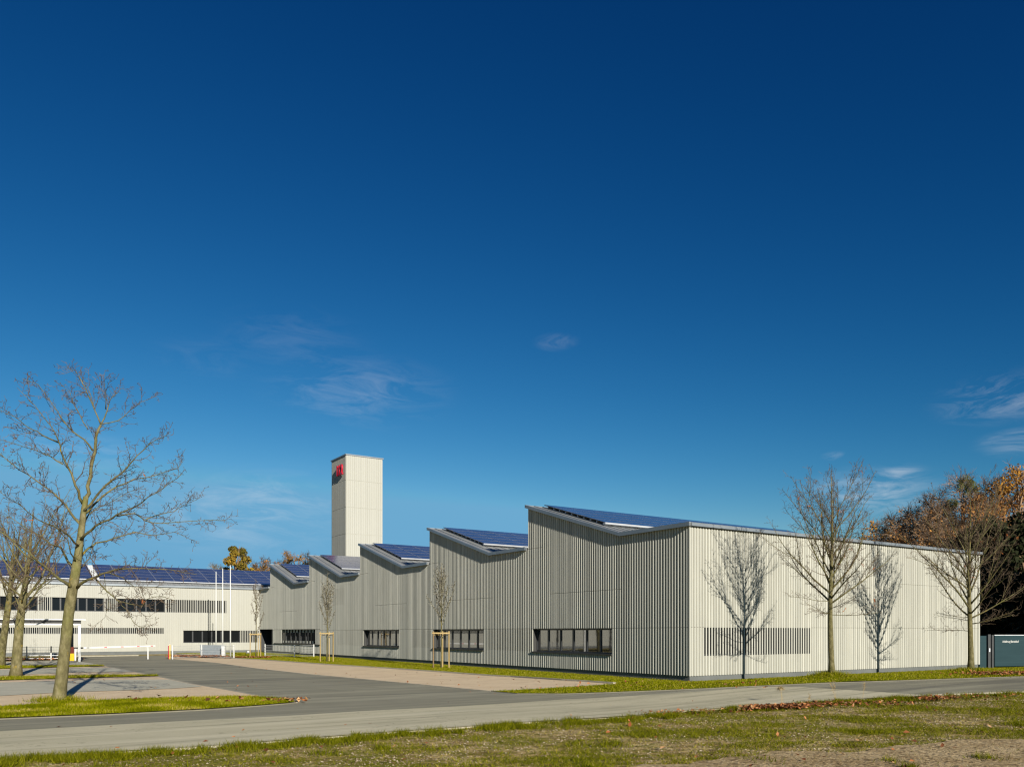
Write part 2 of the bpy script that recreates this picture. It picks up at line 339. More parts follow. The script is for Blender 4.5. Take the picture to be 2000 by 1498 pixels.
road_near = [(-500, 1512), (0, 1478), (200, 1467), (400, 1456), (560, 1443), (700, 1432), (900, 1418), (1000, 1410), (1200, 1398), (1350, 1385), (1500, 1374), (1700, 1362), (1830, 1356), (2000, 1350), (2400, 1334)]
verge_low = [(-500, 1430), (0, 1404), (200, 1396), (400, 1386), (500, 1379), (560, 1374), (577, 1371.5)]
verge_up = [(577, 1371.5), (565, 1367), (540, 1364.5), (500, 1362), (450, 1361.5), (300, 1365), (150, 1371), (0, 1382), (-500, 1408)]
lot_edge = [(540, 1364.5), (500, 1357), (440, 1346), (375, 1335), (311, 1321), (255, 1310), (205, 1300), (160, 1292)]
lawn_near = [(2500, 1308), (2200, 1314), (2000, 1320.5), (1850, 1325.5), (1700, 1330.5), (1500, 1338.5), (1348, 1345.5), (1200, 1351.5), (1100, 1354.5), (1010, 1354), (960, 1349.5)]
pave_low = [(960, 1349.5), (900, 1344), (860, 1340), (700, 1325), (600, 1316), (500, 1305), (420, 1294), (330, 1286)]
pave_up = [(330, 1281), (440, 1285), (520, 1289.5), (640, 1298), (760, 1305.5), (860, 1312.5), (1000, 1322), (1100, 1328.5), (1200, 1335.5)]
# access road and main road in newer, darker asphalt
sheet('access_road', wpoly(verge_low+verge_up[1:3]+lot_edge[1:]+[(150, 1281), (330, 1279)]+[(330, 1286)]+pave_low[::-1][1:]+lawn_near[::-1]+road_near[::-1]), -.01, M['asph'], kind='structure')
# older pale asphalt band of the main road
sheet('road', wpoly([(-500, 1460), (0, 1428), (300, 1411), (560, 1398), (700, 1389), (900, 1379), (1100, 1366), (1300, 1355), (1420, 1346), (1500, 1341), (1560, 1341), (1700, 1350), (1790, 1356), (1835, 1357.5)]+
                    [(1700, 1363), (1500, 1375), (1350, 1386), (1200, 1399), (1000, 1411), (900, 1419), (700, 1433), (560, 1444), (400, 1457), (200, 1468), (0, 1479), (-500, 1513)]), .005, M['old'], kind='structure')
# parking bays on the left
sheet('parking_bay', wpoly([(540, 1364.5)]+lot_edge[1:]+[(120, 1289), (-400, 1300), (-500, 1408), (0, 1382), (150, 1371), (300, 1365), (450, 1361.5), (500, 1362)]), .0, M['pink'], kind='structure')
sheet('pavement', wpoly([(-400, 1345), (0, 1333), (100, 1330), (250, 1327), (330, 1327), (372, 1336), (395, 1341), (330, 1345), (250, 1348), (125, 1352), (0, 1359), (-400, 1373)]), .012, M['pave'], kind='structure')
sheet('pavement', wpoly([(-400, 1318), (0, 1308), (130, 1304), (220, 1304), (262, 1312), (150, 1313), (0, 1319), (-400, 1330)]), .012, M['pave'], kind='structure')
sheet('pavement', wpoly([(-400, 1302), (0, 1293), (130, 1289), (158, 1292.5), (196, 1298.5), (100, 1299), (0, 1300.5), (-400, 1310)]), .012, M['pave'], kind='structure')
# pink paving beside the hall
pave_r = wpoly(pave_low+pave_up)
sheet('parking_bay', pave_r, .006, M['pink'], kind='structure')
def Pw(t, s_): v = C0+E*t+D*s_; return Vector((v.x, v.y))
mound = lambda x, y: .16*math.exp(-((x-12.0)**2+(y-31.0)**2)/1.3)+.07*math.exp(-((x-20.2)**2+(y-36.3)**2)/1.2)
lawn_poly = wpoly(lawn_near+[(1200, 1335.5)]+pave_up[::-1][1:-1]+[(380, 1281)])+[Pw(-8, 59.6), Pw(.3, 59.6), Pw(.3, .3), Pw(24, .3), Pw(45, 2)]
sheet('lawn', lawn_poly, .015, M['lawn'], extra=mound, kind='structure')
verge_poly = wpoly(verge_low+verge_up[1:])
sheet('verge', verge_poly, .035, M['lawn'], kind='structure')
strips = [wpoly([(-400, 1341), (0, 1329), (100, 1326), (200, 1323), (311, 1320.5), (305, 1318.5), (200, 1319), (0, 1322.5), (-400, 1333)]),
          wpoly([(-400, 1314), (0, 1306), (100, 1303.5), (205, 1301), (200, 1299.5), (100, 1300), (0, 1301), (-400, 1308)])]
for s_ in strips: sheet('verge', s_, .03, M['lawn'], kind='structure')
gravel_poly0 = wpoly([(1050, 1540), (1150, 1512), (1300, 1490), (1420, 1476), (1600, 1462), (1800, 1450), (2000, 1438), (2300, 1425), (2500, 1700), (1000, 1900)])
gravel_poly = []
for p in densify(gravel_poly0, .18):
    k = noise.noise(Vector((p.x*.8, p.y*.8, 2)))*.55+noise.noise(Vector((p.x*3.2, p.y*3.2, 5)))*.22; gravel_poly.append(p+Vector((-.25*k, k)))
sheet('gravel_track', gravel_poly, -.02, M['gravel'], kind='structure')
# flush concrete edgings
ribbon('kerb', wpoly(lawn_near[1:]), .06, .010, .0, M['edging'])
ribbon('kerb', wpoly(verge_low), .06, .016, .0, M['edging'])
ribbon('kerb', wpoly([(577, 1371.5), (565, 1367), (540, 1364.5)]+lot_edge[1:]), .12, .004, .002, M['kerb'])
ribbon('kerb', wpoly(pave_up), .16, .05, .01, M['kerb'])
ribbon('kerb', wpoly([(960, 1349.5), (1080, 1343), (1200, 1335.5)]), .12, .02, .005, M['kerb'])
ribbon('kerb', wpoly(pave_low), .10, .004, .004, M['kerb'])
ribbon('kerb', wpoly(road_near[:-1]), .05, .003, .004, M['kerb'])
ribbon('kerb', wpoly([(150, 1281.5), (200, 1281), (270, 1280)]), .5, .06, .0, M['kerb'])

# ---------------------------------------------------------------- buildings
ZL, ZP, RUN, PER, PK0 = 6.38, 8.57, 7.4, 11.1, 11.6     # low roof, ridge, slope run, period, first ridge
WS = 59.5; TL = 22.5
PITCH = .165
def clad(o, a, n, U, topf, breaks, ops, zb, ribs, wall, rev, seams=(), pitch=PITCH, rd=.04, fw=.052, bw=.086, gap=.018):
    """ribbed cladding: o origin, a along, n outward (2D local); ops = (u0,u1,z0,z1,kind)"""
    def P(u, dpt, z): return (o[0]+a[0]*u+n[0]*dpt, o[1]+a[1]*u+n[1]*dpt, z)
    bs = sorted(set([0, U]+[b for b in breaks if 0 < b < U]+[x for q in ops for x in q[:2] if 0 < x < U]))
    for ua, ub in zip(bs, bs[1:]):
        if ub-ua < 1e-4: continue
        um = (ua+ub)/2; iv = sorted([(q[2], q[3]) for q in ops if q[0] < um < q[1]])
        z = zb
        for z0, z1 in iv:
            if z0 > z: wall.quad(P(ua, 0, z), P(ub, 0, z), P(ub, 0, z0), P(ua, 0, z0))
            z = z1
        wall.quad(P(ua, 0, z), P(ub, 0, z), P(ub, 0, topf(ub-1e-4)), P(ua, 0, topf(ua+1e-4)))
    for (u0, u1, z0, z1, kd) in ops:
        dp = -.28
        for A, B in (((u0, z0), (u1, z0)), ((u1, z0), (u1, z1)), ((u1, z1), (u0, z1)), ((u0, z1), (u0, z0))):
            rev.quad(P(A[0], 0, A[1]), P(B[0], 0, B[1]), P(B[0], dp, B[1]), P(A[0], dp, A[1]))
    n_ = int(U/pitch); off = (U-n_*pitch)/2+pitch/2
    for i in range(n_):
        u = off+i*pitch
        cuts = [(q[2], q[3]) for q in ops if q[4] == 'clear' and q[0]-bw*.4 < u < q[1]+bw*.4]
        cuts += [(sz-gap/2, sz+gap/2) for (sz, s0, s1) in seams if s0 < u < s1]
        cuts.sort(); top = topf(u)-.015; z = zb+.0; segs = []
        for z0, z1 in cuts:
            if z0 > z and z0 < top: segs.append((z, z0))
            z = max(z, z1)
        if z < top: segs.append((z, top))
        slot = [q for q in ops if q[4] == 'slot' and q[0] < u < q[1]]
        ribs.tone = random.random()
        jd = random.uniform(-.002, .002)
        for z0, z1 in segs:
            if len(segs) > 1: ribs.tone = min(1, max(0, ribs.tone+random.uniform(-.2, .2)))
            cs = [(u-bw/2, .001), (u-fw/2, rd+jd), (u+fw/2, rd+jd), (u+bw/2, .001)]
            insl = bool(slot)
            if slot:                                          # narrower across the opening, full width above and below
                zs = sorted({z0, z1, *[q[k] for q in slot for k in (2, 3) if z0 < q[k] < z1]}); cut = []
                for a0, a1 in zip(zs, zs[1:]): cut.append((a0, a1, any(q[2] < (a0+a1)/2 < q[3] for q in slot)))
            else: cut = [(z0, z1, 0)]
            for (a0, a1, nar) in cut:
                cc_ = [(u-.029, .001), (u-.027, rd+jd), (u+.027, rd+jd), (u+.029, .001)] if nar else cs
                ribs.add([P(c, dd, a0) for c, dd in cc_]+[P(c, dd, a1) for c, dd in cc_], [(0, 1, 5, 4), (1, 2, 6, 5), (2, 3, 7, 6), (3, 2, 1, 0), (4, 5, 6, 7), (3, 0, 4, 7)])
            continue
            vv = [P(c, dd, z0) for c, dd in cs]+[P(c, dd, z1) for c, dd in cs]
            ff = [(0, 1, 5, 4), (1, 2, 6, 5), (2, 3, 7, 6), (3, 2, 1, 0), (4, 5, 6, 7)]
            if insl: ff.append((3, 0, 4, 7))
            ribs.add(vv, ff)
def window(par, o, a, n, u0, u1, z0, z1, panes, kind, sill=True):
    """glass, frame and sill of one opening, each its own mesh under the building"""
    def P(u, dpt, z): return (o[0]+a[0]*u+n[0]*dpt, o[1]+a[1]*u+n[1]*dpt, z)
    def bx(mb, ua, ub, da, db, za, zb_):
        p = [P(ua, da, za), P(ub, db, zb_)]
        lo = tuple(min(p[0][i], p[1][i]) for i in range(3)); hi = tuple(max(p[0][i], p[1][i]) for i in range(3)); mb.box(lo, hi)
    fr = MB(); w_ = .07
    bx(fr, u0, u1, -.27, -.19, z0, z0+w_); bx(fr, u0, u1, -.27, -.19, z1-w_, z1)
    for k in range(panes+1):
        uc = u0+(u1-u0)*k/panes; ww = w_ if k in (0, panes) else .06
        ua = max(u0, uc-ww); ub = min(u1, uc+ww); bx(fr, ua, ub, -.265, -.185, z0+w_, z1-w_)
    wd = fr.build('window', M['frame'], par)
    gl = MB(); gl.box(*[tuple(f(p[i] for p in (P(u0+.02, -.235, z0+.02), P(u1-.02, -.225, z1-.02))) for i in range(3)) for f in (min, max)])
    gl.build('pane', M['glass'] if (kind == 'clear' and n[0] < 0) else M['glassdim'], wd)
    if sill and kind == 'clear':
        sb = MB(); bx(sb, u0-.08, u1+.08, -.2, .09, z0-.06, z0+.012); sb.build('sill', M['frame'], wd)
    return wd
def top_left(s_):
    if s_ < PK0-RUN: return ZL-.04
    k = (s_-PK0)/PER; i = math.floor(k)
    u = (k-i)*PER                       # distance behind the previous ridge
    if u <= PER-RUN: return ZL-.04
    return ZL-.04+(ZP-ZL)*(u-(PER-RUN))/RUN
peaks = [PK0+PER*i for i in range(5)]

hall = empty('hall', (C0.x, C0.y, 0), ANG, label='long pale ribbed hall with sawtooth roof and solar panels, nearest building', cat='building')
ribs, wall, rev = MB(), MB(), MB()
brk = [b for p in peaks for b in (p, p-RUN)]
ops = [(4.87, 11.1, 1.02, 2.19, 'clear'), (16.1, 22.1, 1.02, 2.19, 'clear'), (27.1, 33.1, 1.02, 2.19, 'clear'), (42.3, 54.6, 1.0, 2.3, 'clear'),
       (11.35, 15.8, 1.02, 2.19, 'slot'), (22.4, 25.2, 1.02, 2.19, 'slot'), (33.4, 38.4, 1.02, 2.19, 'slot'), (55.2, 59.45, .0, 2.33, 'clear'),
       (37.0, 41.0, 4.2, 5.5, 'slot')]
seams = [(2.205, 0, WS), (3.95, 4.2, 9.6), (3.95, 15, 20), (3.95, 26, 31), (3.95, 48, 53)]+[(6.36, p-1.4, p) for p in peaks]+[(6.36, 10.2, 11.6)]
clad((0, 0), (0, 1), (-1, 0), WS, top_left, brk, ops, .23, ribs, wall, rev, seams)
ops_r = [(.80, 7.76, 1.04, 2.21, 'slot')]
clad((0, 0), (1, 0), (0, -1), TL, lambda u: ZL-.04, [], ops_r, .23, ribs, wall, rev, [(2.225, 0, .8), (2.225, 7.8, TL), (4.45, 14, TL)])
# corner posts close the ribs at the edges
for (x, y) in ((0, 0), (TL, 0)):
    ribs.tone = .6; ribs.box((x-.045, y-.045, .23), (x+.01 if x == 0 else x+.045, y+.01, ZL-.05))
ribs.build('cladding', M['clad'], hall)
# remaining outer walls
wall.quad((TL, 0, .2), (TL, WS, .2), (TL, WS, ZL-.04), (TL, 0, ZL-.04))
for p in peaks:
    wall.quad((.0, p-.02, ZL-.1), (TL, p-.02, ZL-.1), (TL, p-.02, ZP-.1), (0, p-.02, ZP-.1))
    wall.add([(TL, p-RUN, ZL-.04), (TL, p, ZL-.04), (TL, p, ZP-.04)], [(0, 1, 2)])
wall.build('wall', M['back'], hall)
rev.build('window_reveal', M['reveal'], hall)
pl = MB()
pl.box((.02, .02, -.4), (TL-.02, WS, .225))
pl.build('plinth', M['plinth'], hall)
for (u0, u1, z0, z1, kd) in ops:
    if u0 > 55: continue
    window(hall, (0, 0), (0, 1), (-1, 0), u0, u1, z0, z1, {True: 6, False: 9}[u1-u0 < 7] if kd == 'clear' else 4, kd)
for (u0, u1, z0, z1, kd) in ops_r: window(hall, (0, 0), (1, 0), (0, -1), u0, u1, z0, z1, 6, kd)
# half drawn slats in front of the long office window
for lo_, hi_ in ((42.4, 43.5), (52.4, 54.6)):
    sc = MB(); s_ = lo_+.1
    while s_ < hi_: sc.tone = random.random(); sc.box((-.03, s_-.035, 1.0), (.0, s_+.035, 2.3)); s_ += .173
    sc.build('window_screen', M['clad'], hall)
for i in range(15):
    s_ = 42.6+i*.82
    for (z0, z1) in ((2.0, 2.27), (1.06, 1.26)):
        bl = MB(); bl.box((.13, s_, z0), (.16, s_+.42, z1)); bl.build('window_reflection', M['reflection'], hall)  # pale squares standing in for reflections in the long window
# entrance recess
en = MB(); en.box((2.2, 55.2, 0), (2.3, 59.5, 2.35)); en.box((.28, 55.2, .0), (2.2, 55.28, 2.35)); en.box((.03, 55.2, 2.34), (2.3, 59.48, 2.38)); en.box((.03, 59.38, 0), (2.19, 59.48, 2.335))
en.build('entrance', M['frame'], hall)
dr = MB()
for i in range(3): dr.box((2.14, 56.2+i*1.0, .05), (2.17, 57.1+i*1.0, 2.15))
dr.build('door', M['glassdim'], hall)
cp = MB(); cp.box((.02, 55.25, .0), (.3, 55.6, 2.33)); cp.build('column', M['plinth'], hall)

def slopes(root, t0, t1, p, gap_at=None, l0f=.295):
    """sloping roof slab from valley to ridge with its solar rows"""
    a = p-RUN; th = .10; zoff = .06
    sl_ = MB(); sl_.prism([(a-.02, ZL+zoff-th), (p, ZP+zoff-th), (p, ZP+zoff), (a, ZL+zoff)], t0, t1)
    rf = sl_.build('saw_roof', M['roof'], root)
    # standing seams on the slab
    ss = MB(); x = t0+.5
    while x < t1-.2:
        ss.prism([(a+.05, ZL+zoff+.002), (p-.05, ZP+zoff+.002), (p-.05, ZP+zoff+.04), (a+.05, ZL+zoff+.04)], x, x+.03); x += .55
    ss.build('roof_seam', M['trim'], rf)
    dirv = Vector((RUN, ZP-ZL)).normalized(); nrm = Vector((-dirv.y, dirv.x)); Ls = math.hypot(RUN, ZP-ZL)
    l0 = Ls*l0f; l1 = Ls*.975; rows = 5; pr = (l1-l0)/rows
    x0 = t0+1.0; mw = 1.64; nm = int((t1-(1.4 if gap_at else .8)-x0)/mw)
    # rails: a light strip under the lowest row and clamps
    rl = MB()
    def Q(l_, h): v = Vector((a, ZL+zoff))+dirv*l_+nrm*h; return (v.x, v.y)
    rl.prism([Q(l0-.05, .11), Q(l0+.015, .11), Q(l0+.015, .185), Q(l0-.05, .185)], x0-.03, x0+nm*mw)
    for r_ in range(rows):
        for q in (.25, .75):
            lq = l0+pr*(r_+q); rl.prism([Q(lq-.03, .0), Q(lq+.03, .0), Q(lq+.03, .13), Q(lq-.03, .13)], x0+.1, x0+nm*mw-.1)
    rl.build('panel_rail', M['silver'], rf)
    for r_ in range(rows):
        mb = MB(); la = l0+pr*r_+.02; lb = l0+pr*(r_+1)-.025
        for k in range(nm):
            xa = x0+k*mw+.008; xb = x0+(k+1)*mw-.008
            if gap_at and xa > gap_at[0]: xa += .5; xb += .5
            mb.prism([Q(la, .14), Q(lb, .14), Q(lb, .178), Q(la, .178)], xa, xb, mi=2); mb.quad((xa, *Q(la, .181)), (xb, *Q(la, .181)), (xb, *Q(lb, .181)), (xa, *Q(lb, .181)), 1)
            f = .03; fa, fb = Q(la+f, .184), Q(lb-f, .184)
            for c in range(1):
                mb.quad((xa+.016, *fa), (xb-.016, *fa), (xb-.016, *fb), (xa+.016, *fb), 0)
        mb.build('solar_panel_row', [M['cell'], M['silver'], M['frame']], rf)
    # edge flashing along the verge, ridge cap
    for xe in (t0,):
        tr = MB(); tr.prism([(a-.03, ZL+zoff-th-.01), (p+.03, ZP+zoff-th-.01), (p+.03, ZP+zoff+.05), (a+.0, ZL+zoff+.05)], xe-.03, xe+.10)
        tr.build('roof_edge', M['trim'], root)
    rc = MB(); rc.box((t0-.03, p, ZP-.05), (t1, p+.06, ZP+.11)); rc.build('ridge_cap', M['trim'], root)
    return rf
OV = .15
for i, p in enumerate(peaks):
    slopes(hall, -OV, TL+.05, p)
    # flat strip in front of each slope (behind the previous ridge)
    f0 = 0-OV if i == 0 else p-PER+.06
    fl = MB(); fl.box((-OV, f0, ZL-.05), (TL+.05, p-RUN-.02, ZL+.055)); fl.build('flat_roof', M['roof'], hall)
    tr = MB(); tr.box((-OV-.03, f0, ZL-.06), (-OV+.1, p-RUN-.03, ZL+.11))
    if i == 0: tr.box((-OV+.1, -OV-.03, ZL-.05), (TL+.12, -OV+.1, ZL+.09)); 
    tr.build('roof_edge', M['trim'], hall)
fl = MB(); fl.box((-OV, peaks[-1]+.06, ZL-.05), (TL, WS-.02, ZL+.055)); fl.build('flat_roof', M['roof'], hall)
tr = MB(); tr.box((-OV-.03, peaks[-1]+.06, ZL-.06), (-OV+.1, WS-.05, ZL+.11)); tr.build('roof_edge', M['trim'], hall)

# wing on the left: local x = -t
J = Pw(0, WS); WL = 52.0
wing = empty('wing', (J.x, J.y, 0), ANG, label='long two-storey pale wing with slatted window bands, behind the barrier on the left', cat='building')
def wt(px):
    k = (px-1000)/F; return (J.y*k-J.x)/(E.y*k-E.x)
wops = []
for (xa, xb, z0, z1, kd, pn) in ((443, 324, 3.92, 5.14, 'slot', 6), (322.5, 229, 3.92, 5.14, 'clear', 5), (228, 204, 3.92, 5.14, 'slot', 1), (203, 101, 3.92, 5.14, 'clear', 6),
                             (100, 75, 3.92, 5.14, 'slot', 1), (74, -40, 3.92, 5.14, 'clear', 6), (-42, -80, 3.92, 5.14, 'slot', 1), (-82, -260, 3.92, 5.14, 'clear', 8),
                             (320, -330, 1.88, 2.44, 'slot', 12), (507, 471, 1.01, 2.2, 'slot', 2), (469.5, 358, 1.01, 2.2, 'clear', 6)):
    wops.append((max(.05, wt(xa)), min(wt(xb), WL-1), z0, z1, kd, pn))
ribs, wall, rev = MB(), MB(), MB()
clad((0, 0), (-1, 0), (0, -1), WL, lambda u: ZL-.04, [], [q[:5] for q in wops], .25, ribs, wall, rev, [], fw=.128, bw=.14, rd=.02)
ribs.build('cladding', M['clad_pale'], wing)
wall.quad((-WL, 0, 0), (-WL, RUN, 0), (-WL, RUN, ZP-.1), (-WL, 0, ZL-.05)); wall.quad((0, RUN, 0), (-WL, RUN, 0), (-WL, RUN, ZP-.1), (0, RUN, ZP-.1))
wall.build('wall', M['back_pale'], wing); rev.build('window_reveal', M['reveal'], wing)
pl = MB(); pl.box((-WL+.02, .02, -.3), (-.0, RUN-.1, .245)); pl.build('plinth', M['plinth'], wing)
for q in wops: window(wing, (0, 0), (-1, 0), (0, -1), q[0], q[1], q[2], q[3], q[5], q[4], sill=False)
slopes(wing, -WL, TL-.1, RUN, gap_at=[-wt(192)-1.0], l0f=.15)
tr = MB(); tr.box((-WL, -.2, ZL-.06), (-.03-OV, -.04, ZL+.10)); tr.build('roof_edge', M['trim'], wing)
gt = MB()
gt.box((-WL, -.03, ZL-.10), (-OV-.03, .0, ZL+.06)); gt.build('gutter', M['galv'], wing)
# interior lamps / furniture hints seen through the glass are left to reflections

# tower
TY = 98.0; tw = 4.7; T0 = Vector(((676-1000)/F*TY, TY)); TH = CAMH+(HZ-886)/F*TY
tower = empty('hose_tower', (T0.x, T0.y, 0), ANG, label='tall square pale hose tower with red number 112, rising behind the hall', cat='tower')
ribs, wall, rev = MB(), MB(), MB()
tseam = [(CAMH+(HZ-y)/F*TY, -1, 9) for y in (937, 990, 1042)]
clad((0, 0), (0, 1), (-1, 0), tw, lambda u: TH-.15, [], [], 0, ribs, wall, rev, tseam, gap=.05, pitch=.24, bw=.17, fw=.15, rd=.03)
clad((0, 0), (1, 0), (0, -1), tw, lambda u: TH-.15, [], [], 0, ribs, wall, rev, tseam, gap=.05, pitch=.24, bw=.2, fw=.19, rd=.03)
wall.quad((tw, 0, 0), (tw, tw, 0), (tw, tw, TH-.15), (tw, 0, TH-.15)); wall.quad((0, tw, 0), (tw, tw, 0), (tw, tw, TH-.15), (0, tw, TH-.15))
ribs.build('cladding', M['clad_pale'], tower); wall.build('wall', M['back_pale'], tower)
rf = MB(); rf.box((-.1, -.1, TH-.15), (tw+.1, tw+.1, TH+.0)); rf.build('roof', M['trim'], tower)
fc = bpy.data.curves.new('numeral', 'FONT'); fc.body = '112'; fc.size = 2.0; fc.extrude = .10; fc.offset = .045; fc.space_character = 1.12
fo = bpy.data.objects.new('numeral_text', fc); col.objects.link(fo)
bpy.context.view_layer.update()
me = bpy.data.meshes.new_from_object(fo.evaluated_get(bpy.context.evaluated_depsgraph_get())); bpy.data.objects.remove(fo)
me.materials.clear(); me.materials.append(M['red'])
xs = [v.co.x for v in me.vertices]; ys = [v.co.y for v in me.vertices]; sx = 1.75/(max(xs)-min(xs)); sy = 1.25/(max(ys)-min(ys))
zc = CAMH+(HZ-928.5)/F*(TY+1.2)
for v in me.vertices:
    x = (v.co.x-min(xs))*sx; y = (v.co.y-min(ys))*sy; z = v.co.z
    v.co = (-.22-z, 2.32-x, zc+y)
no = bpy.data.objects.new('numeral', me); col.objects.link(no); no.parent = tower

# ---------------------------------------------------------------- trees
def branch_poly(p, d, length, r0, r1, n, wob, up, rnd):
    pts = [p.copy()]; rad = [r0]; q = p.copy(); d = d.normalized()
    for i in range(n):
        d = (d+Vector((rnd.gauss(0, wob), rnd.gauss(0, wob), rnd.gauss(0, wob)+up))).normalized()
        q = q+d*(length/n); pts.append(q.copy()); rad.append(r0+(r1-r0)*(i+1)/n)
    return pts, rad
def perp_dir(d, ang, rnd, flat=None):
    a = d.orthogonal().normalized(); b = d.cross(a); ph = rnd.uniform(0, 2*math.pi)
    return (d*math.cos(ang)+(a*math.cos(ph)+b*math.sin(ph))*math.sin(ang)).normalized()
def sample(pts, rad, f):
    n = len(pts)-1; x = f*n; i = min(n-1, int(x)); u = x-i
    return pts[i].lerp(pts[i+1], u), (pts[i+1]-pts[i]).normalized(), rad[i]*(1-u)+rad[i+1]*u
def plen(pts): return sum((pts[i+1]-pts[i]).length for i in range(len(pts)-1))
def dress(limbs, wood, twigs, rnd, sub_gap=.28, sub_len=(.5, 1.3), tw_gap=.12, tw_len=(.12, .38), start=.12, up=.05, ang=(.5, 1.0), bud=.0, leaves=None, leaf_p=0.0, third=True, rmin=.0035):
    for pts, rad in limbs:
        Ln = plen(pts); wood.tube(pts, rad, 7 if rad[0] > .05 else 5)
        u = Ln*start
        while u < Ln*.995:
            f = u/Ln; p, d, r = sample(pts, rad, f)
            dd = perp_dir(d, rnd.uniform(*ang), rnd); dd.z += .12; dd.normalize()
            ln = rnd.uniform(*sub_len)*(1.15-.65*f)
            r1 = min(r*.55, .006+ln*.010)
            sp, sr = branch_poly(p, dd, ln, r1, rmin, 5, .16, up, rnd)
            twigs.tube(sp, sr, 4)
            v = ln*.15
            while v < ln:
                p2, d2, r2 = sample(sp, sr, v/ln)
                d3 = perp_dir(d2, rnd.uniform(.5, 1.2), rnd)
                l3 = rnd.uniform(*tw_len); tp, tr_ = branch_poly(p2, d3, l3, max(rmin*1.1, r2*.6), rmin*.8, 3, .28, up*1.5, rnd)
                twigs.tube(tp, tr_, 3)
                if third:
                    for _ in range(rnd.choice((0, 1, 2))):
                        p4, d4, _r = sample(tp, tr_, rnd.uniform(.4, 1)); l4 = rnd.uniform(.04, .12)
                        twigs.tube([p4, p4+perp_dir(d4, 1.0, rnd)*l4], [rmin*.9, rmin*(1.1+bud)], 3)
                if leaves is not None and rnd.random() < leaf_p:
                    leaves.append(tp[-1].copy())
                v += rnd.uniform(.5, 1.5)*tw_gap
            u += rnd.uniform(.5, 1.5)*sub_gap
def leafmesh(pts, size, m, name, parent, rnd, cluster=4):
    for p in pts[:90]:
        mb = MB()
        for _ in range(rnd.randint(1, cluster)):
            q = p+Vector((rnd.gauss(0, size*.7), rnd.gauss(0, size*.7), rnd.gauss(-size*.4, size*.7)))
            a = Vector((rnd.gauss(0, 1), rnd.gauss(0, 1), rnd.gauss(0, 1))).normalized(); b = a.orthogonal().normalized(); s_ = size*rnd.uniform(.5, 1.1)
            mb.tone = rnd.random(); lp_ = len(mb.v)
            if lp_ == 0: mb.v.append(tuple(p)); mb.t.append(.5); lp_ = 1
            mb.add([q+b*s_*.35+a*.1*s_, q+a*s_*.7, q-b*s_*.35+a*.1*s_], []); mb.f += [(0, lp_, lp_+1), (0, lp_+1, lp_+2)]; mb.m += [0, 0]
        mb.build('leaf_cluster', m, parent)

